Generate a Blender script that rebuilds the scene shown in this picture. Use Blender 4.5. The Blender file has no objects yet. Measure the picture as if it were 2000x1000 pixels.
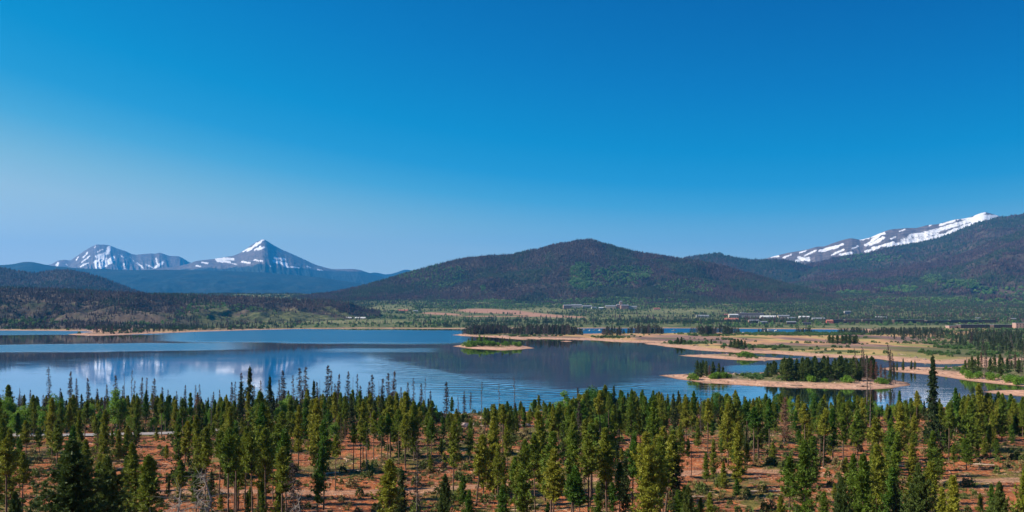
import bpy, math, random
import numpy as np
from mathutils import Vector

sc = bpy.context.scene
R = math.radians
# ------------------------------------------------------------------ camera, sky, sun, exposure
HC, F, HZ = 32.0, 2000.0, 612.0          # eye height over the lake, focal length and horizon row for a 2000 px wide frame
cam = bpy.data.cameras.new('camera'); camo = bpy.data.objects.new('camera', cam)
sc.collection.objects.link(camo); sc.camera = camo
camo.location = (0, 0, HC); camo.rotation_euler = (R(90), 0, 0)
cam.sensor_width = 36; cam.lens = 36; cam.shift_y = 0.056; cam.clip_start = 0.5; cam.clip_end = 90000

SUN_EL, SUN_AZ = R(30), R(261)           # azimuth clockwise from +Y (the view direction): from the left, a little behind
w = bpy.data.worlds.new('World'); sc.world = w; w.use_nodes = True
nt = w.node_tree; nt.nodes.clear()
sky = nt.nodes.new('ShaderNodeTexSky'); sky.sky_type = 'NISHITA'; sky.sun_disc = False
sky.sun_elevation = SUN_EL; sky.sun_rotation = -SUN_AZ; sky.altitude = 2700; sky.air_density = 1.0; sky.dust_density = 1.0; sky.ozone_density = 1.5
bg = nt.nodes.new('ShaderNodeBackground'); bg.inputs['Strength'].default_value = 0.088
wo = nt.nodes.new('ShaderNodeOutputWorld')
def smath(op, a, b):
    n_ = nt.nodes.new('ShaderNodeMath'); n_.operation = op
    for k_, v_ in ((0, a), (1, b)):
        if isinstance(v_, float): n_.inputs[k_].default_value = v_
        else: nt.links.new(v_, n_.inputs[k_])
    return n_.outputs[0]
# tone curve over the sky model: its brightness plus a little more towards the sun side picks the photographed blue
spx = nt.nodes.new('ShaderNodeSeparateColor'); nt.links.new(sky.outputs[0], spx.inputs[0])
tc = nt.nodes.new('ShaderNodeTexCoord'); dt = nt.nodes.new('ShaderNodeVectorMath'); dt.operation = 'DOT_PRODUCT'
nt.links.new(tc.outputs['Generated'], dt.inputs[0]); dt.inputs[1].default_value = (math.sin(SUN_AZ), math.cos(SUN_AZ), 0)
tv = smath('ADD', smath('ADD', smath('MULTIPLY', spx.outputs[1], 0.115), smath('MULTIPLY', dt.outputs['Value'], 0.157)), -0.072)
rp = nt.nodes.new('ShaderNodeValToRGB'); nt.links.new(tv, rp.inputs[0]); el = rp.color_ramp.elements
stops = [(0.0, (0, .05, .24)), (.12, (0, .12, .39)), (.181, (0, .183, .49)), (.262, (.001, .278, .59)), (.32, (.020, .338, .64)), (.375, (.090, .43, .67)), (.45, (.28, .56, .68)), (.53, (.46, .66, .72)), (.95, (.80, .88, .95))]
while len(el) < len(stops): el.new(0.5)
for e_, (p_, c_) in zip(el, stops): e_.position = p_; e_.color = (*c_, 1)
vm = nt.nodes.new('ShaderNodeVectorMath'); vm.operation = 'MULTIPLY'; vm.inputs[1].default_value = (6.13, 6.13, 6.13)
nt.links.new(rp.outputs[0], vm.inputs[0]); nt.links.new(vm.outputs[0], bg.inputs['Color']); nt.links.new(bg.outputs[0], wo.inputs[0])
sun = bpy.data.lights.new('sun', 'SUN'); sun.energy = 5.0; sun.angle = R(0.53); sun.color = (1.0, 0.89, 0.74)
suno = bpy.data.objects.new('sun', sun); sc.collection.objects.link(suno)
sd = Vector((math.sin(SUN_AZ) * math.cos(SUN_EL), math.cos(SUN_AZ) * math.cos(SUN_EL), math.sin(SUN_EL)))
suno.rotation_euler = sd.to_track_quat('Z', 'Y').to_euler(); suno.location = sd * 300
sc.view_settings.view_transform = 'Standard'; sc.view_settings.look = 'None'
sc.view_settings.exposure = 0.89; sc.view_settings.gamma = 1.0; sc.view_settings.use_curve_mapping = False
sc.render.engine = 'CYCLES'
sc.cycles.use_denoising = True
sc.cycles.max_bounces = 6; sc.cycles.diffuse_bounces = 2; sc.cycles.glossy_bounces = 3; sc.cycles.transmission_bounces = 3
sc.cycles.transparent_max_bounces = 8; sc.cycles.volume_bounces = 0
sc.cycles.sample_clamp_indirect = 4

HAZE_DENSITY = 3.4e-5

# ------------------------------------------------------------------ helpers
rng = np.random.default_rng(7); rnd = random.Random(7)
COL = sc.collection

def link(o):
    COL.objects.link(o); return o
def tag(o, label=None, cat=None, group=None, kind=None):
    if label: o['label'] = label
    if cat: o['category'] = cat
    if group: o['group'] = group
    if kind: o['kind'] = kind
    return o
def empty(name, loc, rz=0):
    o = bpy.data.objects.new(name, None); o.empty_display_size = 0.5
    o.location = loc; o.rotation_euler = (0, 0, rz); return link(o)

def mesh_np(name, V, F_, mat=None, attrs=None, smooth=False, mats=None, midx=None):
    """V (N,3), F_ (M,k) array or list of arrays with different k"""
    me = bpy.data.meshes.new(name)
    Fs = F_ if isinstance(F_, list) else [F_]
    Fs = [np.asarray(f, dtype=np.int32) for f in Fs if len(f)]
    nf = sum(len(f) for f in Fs); nl = sum(f.size for f in Fs)
    me.vertices.add(len(V)); me.vertices.foreach_set('co', np.asarray(V, dtype=np.float32).ravel())
    me.loops.add(nl); me.polygons.add(nf)
    me.loops.foreach_set('vertex_index', np.concatenate([f.ravel() for f in Fs]))
    tot = np.concatenate([np.full(len(f), f.shape[1], dtype=np.int32) for f in Fs])
    st = np.concatenate([[0], np.cumsum(tot)[:-1]]).astype(np.int32)
    me.polygons.foreach_set('loop_start', st)
    try: me.polygons.foreach_set('loop_total', tot)
    except Exception: pass
    me.polygons.foreach_set('use_smooth', np.full(nf, bool(smooth)))
    for m in (mats or ([mat] if mat else [])): me.materials.append(m)
    if midx is not None: me.polygons.foreach_set('material_index', np.asarray(midx, dtype=np.int32))
    me.update(calc_edges=True)
    for k, a in (attrs or {}).items():
        a = np.asarray(a, dtype=np.float32)
        if a.ndim == 1: me.attributes.new(k, 'FLOAT', 'POINT').data.foreach_set('value', a)
        elif a.shape[1] == 3: me.attributes.new(k, 'FLOAT_VECTOR', 'POINT').data.foreach_set('vector', a.ravel())
        else: me.attributes.new(k, 'FLOAT_COLOR', 'POINT').data.foreach_set('color', a.ravel())
    return me

class Geo:
    """collects polygons for one mesh"""
    def __init__(s): s.V = []; s.T = []; s.Q = []; s.n = 0
    def add(s, V, T=None, Q=None):
        V = np.asarray(V, dtype=float).reshape(-1, 3)
        if T is not None and len(T): s.T.append(np.asarray(T) + s.n)
        if Q is not None and len(Q): s.Q.append(np.asarray(Q) + s.n)
        s.V.append(V); s.n += len(V)
    def mesh(s, name, mat, attrs=None, smooth=False):
        V = np.concatenate(s.V); Fs = []
        if s.T: Fs.append(np.concatenate(s.T))
        if s.Q: Fs.append(np.concatenate(s.Q))
        return mesh_np(name, V, Fs, mat, attrs, smooth)
    def box(s, x0, x1, y0, y1, z0, z1):
        V = [(x0,y0,z0),(x1,y0,z0),(x1,y1,z0),(x0,y1,z0),(x0,y0,z1),(x1,y0,z1),(x1,y1,z1),(x0,y1,z1)]
        s.add(V, Q=[(3,2,1,0),(4,5,6,7),(0,1,5,4),(1,2,6,5),(2,3,7,6),(3,0,4,7)])
    def tube(s, pts, rad, n=6):
        pts = np.asarray(pts, float); k = len(pts); a = np.linspace(0, 2*np.pi, n, endpoint=False)
        t = np.gradient(pts, axis=0); t /= np.linalg.norm(t, axis=1)[:, None] + 1e-9
        ref = np.array([1.0, 0, 0]) if abs(t[0][2]) > 0.7 else np.array([0, 0, 1.0])
        u = np.cross(t, ref); u /= np.linalg.norm(u, axis=1)[:, None] + 1e-9; v = np.cross(t, u)
        rad = np.broadcast_to(rad, (k,))
        V = pts[:, None] + rad[:, None, None] * (np.cos(a)[None, :, None] * u[:, None] + np.sin(a)[None, :, None] * v[:, None])
        Q = [(i*n+j, i*n+(j+1) % n, (i+1)*n+(j+1) % n, (i+1)*n+j) for i in range(k-1) for j in range(n)]
        s.add(V.reshape(-1, 3), Q=Q)
    def sticks(s, A, B, w0, w1, r):
        """many thin three-sided prisms from A to B"""
        A = np.asarray(A, float); B = np.asarray(B, float); N = len(A)
        if not N: return
        d = B - A; d /= np.linalg.norm(d, axis=1)[:, None] + 1e-9
        q = r.normal(size=(N, 3)); u = np.cross(d, q); u /= np.linalg.norm(u, axis=1)[:, None] + 1e-9; v = np.cross(d, u)
        w0 = np.broadcast_to(w0, (N,))[:, None]; w1 = np.broadcast_to(w1, (N,))[:, None]
        vs = []
        for P, ww in ((A, w0), (B, w1)):
            for k in range(3):
                a = 2*np.pi*k/3; vs.append(P + ww*(math.cos(a)*u + math.sin(a)*v))
        V = np.stack(vs, 1).reshape(-1, 3); b = (np.arange(N)*6)[:, None]
        Q = np.concatenate([b + np.array([[k, (k+1) % 3, 3+(k+1) % 3, 3+k]]) for k in range(3)])
        s.add(V, Q=Q)
    def sprays(s, C, D, L, W, r, quad=False):
        """many small leaf sprays: a triangle (or rhombus) from C along D"""
        C = np.asarray(C, float); D = np.asarray(D, float); N = len(C)
        D = D/(np.linalg.norm(D, axis=1)[:, None] + 1e-9)
        u = np.cross(D, r.normal(size=(N, 3))); u /= np.linalg.norm(u, axis=1)[:, None] + 1e-9
        L = np.broadcast_to(L, (N,))[:, None]; W = np.broadcast_to(W, (N,))[:, None]
        if quad:
            V = np.stack([C, C + D*L*.5 + u*W, C + D*L, C + D*L*.5 - u*W], 1)
            s.add(V.reshape(-1, 3), Q=(np.arange(N)*4)[:, None] + np.array([[0, 1, 2, 3]]))
        else:
            V = np.stack([C + u*W, C - u*W, C + D*L], 1)
            s.add(V.reshape(-1, 3), T=(np.arange(N)*3)[:, None] + np.array([[0, 1, 2]]))

# --- numpy gradient noise
_perm = np.random.default_rng(11).permutation(512)
_g = np.random.default_rng(12).normal(size=(512, 2)); _g /= np.linalg.norm(_g, axis=1)[:, None]
def noise2(x, y):
    xi = np.floor(x).astype(int); yi = np.floor(y).astype(int); xf = x - xi; yf = y - yi
    def gr(i, j, dx, dy):
        g = _g[_perm[(_perm[i & 511] + j) & 511]]
        return g[..., 0]*dx + g[..., 1]*dy
    u = xf**3*(xf*(xf*6-15)+10); v = yf**3*(yf*(yf*6-15)+10)
    a = gr(xi, yi, xf, yf); b = gr(xi+1, yi, xf-1, yf); c = gr(xi, yi+1, xf, yf-1); d = gr(xi+1, yi+1, xf-1, yf-1)
    return 1.5*((a*(1-u)+b*u)*(1-v) + (c*(1-u)+d*u)*v)
def fbm(x, y, o=4, ridged=False):
    x = np.asarray(x, float); y = np.asarray(y, float); t = 0; a = 1.0; s = 0
    for k in range(o):
        n = noise2(x*2**k + 17.3*k, y*2**k - 9.1*k)
        t = t + a*((1-2*np.abs(n)) if ridged else n); s += a; a *= 0.5
    return t/s
def sst(a, b, x):
    t = np.clip((np.asarray(x, float)-a)/(b-a), 0, 1); return t*t*(3-2*t)
def lerp_pts(pts, x):
    p = np.asarray(pts, float); return np.interp(x, p[:, 0], p[:, 1])
def g0(px, py, z=0.0):
    y = (HC-z)*F/(py-HZ); return ((px-1000)*y/F, y)
def pxpy(x, y, z): return 1000+F*x/y, HZ-F*(z-HC)/y

# --- materials
def nodes(name):
    m = bpy.data.materials.new(name); m.use_nodes = True; t = m.node_tree; b = t.nodes['Principled BSDF']
    b.inputs['Specular IOR Level'].default_value = 0.25
    return m, t, b
class NB:
    def __init__(s, t): s.t = t
    def n(s, typ, ins=None, **kw):
        nd = s.t.nodes.new(typ)
        for k, v in kw.items(): setattr(nd, k, v)
        for k, v in (ins or {}).items():
            if hasattr(v, 'is_output') or isinstance(v, bpy.types.NodeSocket): s.t.links.new(v, nd.inputs[k])
            else: nd.inputs[k].default_value = v
        return nd
    def pos(s, scale=(1, 1, 1)):
        g = s.n('ShaderNodeNewGeometry')
        return s.n('ShaderNodeVectorMath', {0: g.outputs['Position'], 1: scale}, operation='MULTIPLY').outputs[0]
    def noise(s, vec, scale, detail=4, rough=0.6, dist=0.0):
        return s.n('ShaderNodeTexNoise', {'Vector': vec, 'Scale': scale, 'Detail': detail, 'Roughness': rough, 'Distortion': dist}).outputs['Fac']
    def ramp(s, fac, stops):
        r = s.n('ShaderNodeValToRGB', {0: fac}); e = r.color_ramp.elements
        while len(e) < len(stops): e.new(0.5)
        for q, (p, c) in zip(e, stops): q.position = p; q.color = (*c, 1) if len(c) == 3 else c
        return r.outputs[0]
    def mix(s, fac, a, b, mode='MIX'):
        m = s.n('ShaderNodeMix', data_type='RGBA', blend_type=mode)
        for k, v in ((0, fac), (6, a), (7, b)):
            if isinstance(v, bpy.types.NodeSocket): s.t.links.new(v, m.inputs[k])
            else: m.inputs[k].default_value = v if k == 0 else (*v, 1)
        return m.outputs[2]
    def math(s, op, a, b=0.0, c=None, clamp=False):
        m = s.n('ShaderNodeMath', operation=op, use_clamp=clamp)
        for k, v in ((0, a), (1, b), (2, c)):
            if v is None: continue
            if isinstance(v, bpy.types.NodeSocket): s.t.links.new(v, m.inputs[k])
            else: m.inputs[k].default_value = v
        return m.outputs[0]
    def step(s, v, a, b):
        return s.n('ShaderNodeMapRange', {0: v, 1: a, 2: b, 3: 0.0, 4: 1.0}, interpolation_type='SMOOTHSTEP').outputs[0]
    def attr(s, name, typ='GEOMETRY', out='Fac'):
        return s.n('ShaderNodeAttribute', attribute_name=name, attribute_type=typ).outputs[out]
    def bump(s, h, dist, strength=1.0):
        return s.n('ShaderNodeBump', {'Height': h, 'Distance': dist, 'Strength': strength}).outputs[0]

def leafy(name, c0, c1, instancer=False, trans=0.22, nscale=0.7):
    """foliage: colour varies from tree to tree and from clump to clump"""
    m, t, b = nodes(name); q = NB(t)
    if instancer: base = q.attr('tint', 'INSTANCER', 'Vector')
    else:
        oi = q.n('ShaderNodeObjectInfo')
        base = q.mix(oi.outputs['Random'], c0, c1)
    nz = q.noise(q.pos(), nscale, 3)
    k = q.math('MULTIPLY_ADD', nz, 1.1, 0.42)
    col = q.mix(1.0, base, q.n('ShaderNodeCombineColor', {0: k, 1: k, 2: k}).outputs[0], 'MULTIPLY')
    t.links.new(col, b.inputs['Base Color']); b.inputs['Roughness'].default_value = 0.6
    tr = q.n('ShaderNodeBsdfTranslucent', {'Color': col})
    mx = q.n('ShaderNodeMixShader', {0: trans, 1: b.outputs[0], 2: tr.outputs[0]})
    t.links.new(mx.outputs[0], t.nodes['Material Output'].inputs[0])
    return m
def plain(name, c0, c1, scale=1.0, rough=0.8, metallic=0, bump=0.0):
    m, t, b = nodes(name); q = NB(t)
    nz = q.noise(q.pos(), scale, 5)
    t.links.new(q.mix(q.step(nz, .35, .65), c0, c1), b.inputs['Base Color'])
    b.inputs['Roughness'].default_value = rough; b.inputs['Metallic'].default_value = metallic
    if bump: t.links.new(q.bump(nz, bump), b.inputs['Normal'])
    return m

M = {}
M['pine'] = leafy('pine_needles', (0.055, 0.140, 0.014), (0.255, 0.260, 0.026), trans=.24)
M['spruce'] = leafy('spruce_needles', (0.028, 0.055, 0.016), (0.055, 0.080, 0.020))
M['fir'] = leafy('fir_needles', (0.050, 0.092, 0.020), (0.100, 0.140, 0.026))
M['aspen'] = leafy('aspen_leaves', (0.110, 0.230, 0.020), (0.170, 0.290, 0.030), trans=0.35)
M['cottonwood'] = leafy('cottonwood_leaves', (0.045, 0.130, 0.020), (0.070, 0.170, 0.025), trans=0.3)
M['dead'] = leafy('dead_twigs', (0.046, 0.030, 0.027), (0.085, 0.058, 0.048), trans=0.0)
M['rust'] = leafy('rusty_needles', (0.16, 0.075, 0.05), (0.20, 0.11, 0.07), trans=0.1)
M['bark'] = plain('pine_bark', (0.07, 0.045, 0.032), (0.15, 0.10, 0.075), 3.0, .9)
M['greybark'] = plain('weathered_bark', (.06, .05, .045), (.15, .13, .115), 3.0, .9)
M['palebark'] = plain('pale_bark', (0.34, 0.31, 0.27), (0.5, 0.46, 0.4), 3.0, .85)
M['tinted'] = leafy('distant_foliage', None, None, instancer=True, trans=0.12, nscale=0.15)

# ------------------------------------------------------------------ ground
def ground_material(name):
    """cleared forest floor: red soil, needle litter, straw, moss"""
    m, t, b = nodes(name); q = NB(t)
    p = q.pos((1, 0.6, 1)); n1 = q.noise(p, .055, 6, .65, .6); n2 = q.noise(p, .45, 5, .7); n3 = q.noise(p, 2.2, 5, .75); n4 = q.noise(p, .02, 3)
    soil = q.ramp(n2, [(.30, (.12, .034, .012)), (.45, (.32, .085, .026)), (.58, (.50, .155, .050)), (.74, (.66, .29, .12))])
    litter = q.ramp(n3, [(.32, (.06, .028, .014)), (.5, (.25, .095, .038)), (.68, (.55, .30, .15))])
    grass = q.ramp(n2, [(.35, (.060, .080, .016)), (.6, (.14, .155, .032)), (.75, (.26, .22, .07))])
    c = q.mix(q.step(n3, .45, .6), soil, litter)
    c = q.mix(q.math('MULTIPLY', q.step(n1, .52, .59), .85), c, grass)
    c = q.mix(q.math('MULTIPLY', q.step(n4, .6, .7), .45), c, (.36, .25, .13))
    tr = q.attr('track'); c = q.mix(tr, c, q.mix(n3, (.33, .16, .09), (.56, .33, .21)))
    sh = q.attr('beach'); c = q.mix(sh, c, q.mix(n3, (.27, .20, .13), (.46, .34, .23)))
    t.links.new(c, b.inputs['Base Color']); b.inputs['Roughness'].default_value = .95
    t.links.new(q.bump(q.math('ADD', n2, q.math('MULTIPLY', n3, .6)), .7), b.inputs['Normal'])
    return m

NEARSHORE = [(-900, 800), (-300, 800), (0, 799), (400, 800), (800, 806), (900, 807), (1000, 804), (1100, 800), (1300, 803), (1500, 806), (1650, 805), (1780, 797), (1900, 786), (2000, 780), (2400, 772), (3000, 772)]
_nsx = np.array([g0(*p) for p in NEARSHORE])
def shore_y(x): return np.interp(x, _nsx[:, 0], _nsx[:, 1]) + 5*fbm(x/34, x*0+3.1, 3)
TRACK = [(-20, 952), (540, 953), (620, 956), (680, 953), (760, 951), (830, 949), (900, 944), (985, 936), (1060, 932), (1180, 926), (1330, 921), (1450, 915), (1540, 917), (1660, 924), (1800, 930), (2100, 925)]
_tr = np.array([((p[0]-1000)*27.0/(p[1]-HZ), 27.0*F/(p[1]-HZ)) for p in TRACK])
def gh(x, y):
    x = np.asarray(x, float); y = np.asarray(y, float)
    base = np.where(y < 108, 30.3 - .234*np.clip(y, -200, 108), 5.03)
    base = base + (-0.5 + 1.0*fbm(x/60, y/60, 3))*sst(60, 130, y) + .35*fbm(x/9, y/9, 3)*sst(20, 80, y)
    base = base - 1.8*sst(200, 290, y)
    d = shore_y(x) - y
    b2 = -1.6 + 2.6*sst(-14, 16, d) + 3.2*sst(10, 70, d)
    k = sst(95, 15, d)
    h = base*(1-k) + np.minimum(base, b2)*k
    ty = np.interp(x, _tr[:, 0], _tr[:, 1]); tm = sst(4.0, 1.5, np.abs(y-ty))
    return h - .15*tm
def grid_faces(nr, nc):
    i = np.arange(nr-1)[:, None]*nc + np.arange(nc-1)[None]
    return np.stack([i, i+1, i+nc+1, i+nc], -1).reshape(-1, 4)
ys = np.concatenate([np.arange(-220, 70, 6.0), np.arange(70, 352, 0.75)])
xs = np.concatenate([np.arange(-560, -215, 6.0), np.arange(-215, 215, .9), np.arange(215, 560, 6.0)])
X, Y = np.meshgrid(xs, ys); Z = gh(X, Y)
Z = Z + .10*fbm(X/1.7, Y/1.7, 3)*sst(60, 90, Y)
TY = np.interp(X, _tr[:, 0], _tr[:, 1])
trk = sst(3.0, 1.4, np.abs(Y-TY) + .8*fbm(X/6, Y/6, 2)) * (1 - .55*sst(.75, .25, np.abs(Y-TY-.1)))*sst(-62, -50, X)
bch = sst(14, 5, shore_y(X)-Y)
Fg = grid_faces(*X.shape); zz = Z.ravel()
Fg = Fg[(zz[Fg].max(1) > -1.5)]
me = mesh_np('ground', np.stack([X, Y, Z], -1).reshape(-1, 3), Fg, ground_material('cleared_forest_floor'), {'track': trk.ravel(), 'beach': bch.ravel()}, smooth=True)
tag(link(bpy.data.objects.new('ground', me)), kind='structure')

# paved road on the left behind the clearing
def ribbon(name, pts, width, mat, lift, hfun, camber=0.0, n=3, step=2.0):
    P = np.asarray(pts, float); d = np.concatenate([[0], np.cumsum(np.hypot(*np.diff(P, axis=0).T))])
    s = np.arange(0, d[-1], step); C = np.stack([np.interp(s, d, P[:, k]) for k in (0, 1)], 1)
    for _ in range(6): C[1:-1] = (C[:-2]+2*C[1:-1]+C[2:])/4
    T = np.gradient(C, axis=0); T /= np.linalg.norm(T, axis=1)[:, None]; Nn = np.stack([-T[:, 1], T[:, 0]], 1)
    o = np.linspace(-.5, .5, n)*width; Q = C[:, None] + o[None, :, None]*Nn[:, None]
    zc = np.maximum.reduce([hfun(C[:, 0]+Nn[:, 0]*k, C[:, 1]+Nn[:, 1]*k) for k in np.linspace(-width/2, width/2, 5)])
    zc = np.convolve(np.pad(zc, 4, mode='edge'), np.ones(9)/9, 'valid')+lift
    V = np.concatenate([Q, np.broadcast_to(zc[:, None, None], Q.shape[:2]+(1,))], -1)
    o_ = link(bpy.data.objects.new(name, mesh_np(name, V.reshape(-1, 3), grid_faces(*Q.shape[:2]), mat, smooth=True)))
    return o_
road = ribbon('road', [(x, y) for x, y in [((px-1000)*yy/F, yy) for px, yy in ((-900, 215), (-200, 232), (0, 233), (180, 236), (330, 240), (430, 250), (520, 262), (640, 268))]], 5.0,
              plain('road_asphalt', (.26, .24, .23), (.36, .33, .31), .8, .9), .18, gh)
tag(road, kind='structure')

# ------------------------------------------------------------------ lake water
def water_mat():
    m, t, b = nodes('lake_water'); q = NB(t)
    b.inputs['Base Color'].default_value = (.004, .022, .038, 1); b.inputs['IOR'].default_value = 1.45
    b.inputs['Specular IOR Level'].default_value = 0.5; b.inputs['Coat Weight'].default_value = 1.0; b.inputs['Coat IOR'].default_value = 1.333
    rip = q.attr('rip'); p = q.pos((.28, 1, 1))
    n1 = q.noise(p, .10, 3, .55); ring = q.attr('ring')
    fine = q.noise(q.pos((.55, 1, 1)), .9, 2, .5)
    rgh = q.math('MULTIPLY_ADD', rip, .30, .025); t.links.new(rgh, b.inputs['Roughness']); t.links.new(rgh, b.inputs['Coat Roughness'])
    pos = q.n('ShaderNodeNewGeometry').outputs['Position']
    dv = q.n('ShaderNodeVectorMath', {0: pos, 1: (-95.0, 640.0, 0)}, operation='DISTANCE').outputs['Value']
    dist = q.math('ADD', dv, q.math('MULTIPLY', q.noise(q.pos(), .02, 3), 26.0))
    wv = q.math('SINE', q.math('MULTIPLY', dist, 2*math.pi/8.5))
    wv2 = q.math('SINE', q.math('MULTIPLY', q.math('ADD', q.n('ShaderNodeSeparateXYZ', {0: pos}).outputs[1], q.math('MULTIPLY', q.noise(q.pos((.3, 1, 1)), .05, 3), 22.0)), 2*math.pi/5.5))
    h = q.math('MULTIPLY', q.math('MULTIPLY', wv, ring), .034)
    h = q.math('ADD', h, q.math('MULTIPLY', q.math('MULTIPLY', wv2, q.attr('chop')), .024))
    h = q.math('ADD', h, q.math('MULTIPLY', q.math('MULTIPLY', n1, q.attr('chop')), .05)); h = q.math('ADD', h, q.math('MULTIPLY', q.math('MULTIPLY', fine, q.attr('chop')), .03))
    bn = q.bump(h, 1.0); t.links.new(bn, b.inputs['Normal']); t.links.new(bn, b.inputs['Coat Normal'])
    return m
v = np.concatenate([np.linspace(330, 200, 30), np.arange(199, 28, -.8), [27, 25.5]])
pxs = np.arange(-900, 2901, 8.0)
PX, VV = np.meshgrid(pxs, v); Yw = HC*F/VV; Xw = (PX-1000)*Yw/F; PYw = HZ+VV
def soft(a, b, c, d, x): return sst(a, b, x)*sst(d, c, x)
nzw = fbm(PX/220, VV/9, 4); nzf = fbm(PX/90, VV/3.5, 3)
P2 = PYw + 2.5*nzw
rip = .95*soft(641, 643, 664, 671, P2 - 3.0*sst(300, 800, PX))*sst(250, 420, PX)*sst(960, 860, PX)
rip = np.maximum(rip, .9*soft(640, 645, 652, 656, P2)*sst(420, 250, PX))
rip = np.maximum(rip, .8*soft(671, 675, 684, 690, P2 + (PX-100)*.012)*sst(560, 330, PX))
rip = np.maximum(rip, .35*soft(680, 682, 686, 691, P2)*soft(560, 700, 830, 900, PX+30*nzf))
rip = np.maximum(rip, .45*soft(712, 716, 722, 727, P2)*soft(1400, 1440, 1560, 1700, PX))
rip = np.maximum(rip, .9*sst(655, 650, PYw)*sst(1000, 1100, PX))
rip = np.maximum(rip, .16*sst(.15, .5, nzf)*soft(690, 700, 760, 800, PYw)*sst(1000, 800, PX))
rip = np.maximum(rip, .10*sst(-.2, .5, nzw))
edge = np.interp(PX, [650, 800, 900, 1000, 1100, 1300, 1500], [705, 722, 742, 760, 772, 752, 742])
ring = soft(-14, -2, 24, 50, PYw-edge)*sst(640, 830, PX)*sst(1330, 1180, PX)*(.55+.45*sst(-.3, .3, nzw))
chop = (.03+.10*sst(690, 760, PYw)*sst(500, 900, PX) + .75*sst(-4, 10, PYw-edge)*sst(800, 1050, PX)*sst(1500, 1350, PX))
me = mesh_np('water', np.stack([Xw, Yw, Yw*0], -1).reshape(-1, 3), grid_faces(*PX.shape), water_mat(),
             {'rip': rip.ravel(), 'ring': ring.ravel(), 'chop': chop.ravel()}, smooth=True)
tag(link(bpy.data.objects.new('water', me)), kind='structure')

# ------------------------------------------------------------------ shores, islands, far valley
def wpoly(p): return np.array([g0(*q) for q in p])
def sdf(poly, x, y):
    """signed distance, positive inside"""
    shp = x.shape; x = x.ravel(); y = y.ravel(); d = np.full(x.shape, 1e18); ins = np.zeros(x.shape, bool); n = len(poly)
    for i in range(n):
        a = poly[i]; b = poly[(i+1) % n]; ex, ey = b-a; wx = x-a[0]; wy = y-a[1]
        t = np.clip((wx*ex+wy*ey)/(ex*ex+ey*ey+1e-9), 0, 1)
        d = np.minimum(d, (wx-ex*t)**2+(wy-ey*t)**2)
        c = ((a[1] > y) != (b[1] > y)); xx = a[0]+(y-a[1])*ex/(ey if abs(ey) > 1e-9 else 1e-9); ins ^= c & (x < xx)
    return (np.sqrt(d)*np.where(ins, 1, -1)).reshape(shp)
FARSHORE = [(-900, 647), (-300, 646), (0, 645.5), (100, 646), (165, 647), (185, 648.6), (150, 651), (130, 653.2), (155, 654.8), (200, 655.2), (250, 653.5), (300, 651.5), (350, 649.5), (400, 647.5), (500, 644.5), (600, 642), (700, 641), (820, 641.5), (900, 642), (1000, 641), (1140, 641.3), (1300, 641), (1400, 641.3), (1490, 642.6), (1600, 643.3), (1680, 644.2), (1695, 648)]
DELTA = [(1695, 648), (1670, 650.5), (1600, 651), (1490, 651.5), (1440, 650), (1355, 650.5), (1290, 651.5), (1220, 652), (1200, 650.5), (1130, 652.8), (1060, 651), (960, 650), (900, 652), (885, 654.3), (905, 656.5), (960, 658.5), (985, 661.2), (1030, 664.4), (1025, 661.4), (1060, 662), (1090, 662.6), (1150, 663.8), (1180, 666.6), (1220, 668.2), (1285, 668.8), (1255, 670.4), (1300, 677), (1350, 683.5), (1420, 688), (1500, 690), (1560, 694.5), (1620, 698), (1700, 699.5), (1740, 705), (1800, 709.5), (1880, 711.5), (1960, 706), (2200, 715), (2900, 720)]
far_poly = np.array([g0(*q) for q in FARSHORE+DELTA[1:]] + [(9000, 1000), (9000, 30000), (-9000, 30000), (-9000, 1900)])
RLAND = [(1722, 720), (1735, 717), (1790, 717.5), (1850, 718), (1880, 714), (1900, 708), (1990, 700), (2900, 700), (2900, 790), (2300, 766), (2000, 754.5), (1960, 752), (1900, 745), (1850, 737.5), (1800, 731), (1748, 726)]
ISLES = {
 'small': [(883, 676.5), (920, 681.5), (975, 684.3), (1015, 683), (1043, 680), (1020, 675), (975, 671), (920, 670)],
 'main': [(1290, 733), (1325, 741), (1360, 747), (1400, 750), (1470, 754), (1550, 757), (1640, 760.5), (1700, 761), (1745, 758.5), (1778, 752.5), (1765, 747), (1740, 741), (1705, 735), (1640, 727), (1560, 725), (1490, 727), (1450, 730.5), (1400, 729), (1340, 730)],
 'bar': [(1320, 694.2), (1375, 699), (1430, 702.8), (1480, 704.8), (1520, 703.2), (1565, 700.8), (1505, 699), (1478, 695.5), (1450, 692), (1400, 691.5), (1360, 693)],
 'islet': [(1092, 666.2), (1106, 668), (1118, 667), (1110, 665.6)],
 'spit': [(1912, 765), (1950, 771), (2000, 775), (2100, 782), (2200, 782), (2200, 764), (2060, 761), (1980, 761.5), (1930, 762)],
 'shoal': [(1736, 703.6), (1760, 706), (1800, 706.6), (1770, 703.4)],
}
def valley(x, y, px):
    t = np.clip((y-2200)/2300, 0, 4)
    t = np.minimum(t, 1.3); return 35*t + 50*t**2
def shore_h(s, x, y, far=False):
    s = s + 3.5*fbm(x/45, y/45, 3)*(1 if not far else 2)
    h = -2.2 + 2.2*sst(-22, 0, s) + .9*sst(0, 16, s) + .9*sst(12, 60, s)
    return h, s
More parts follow.
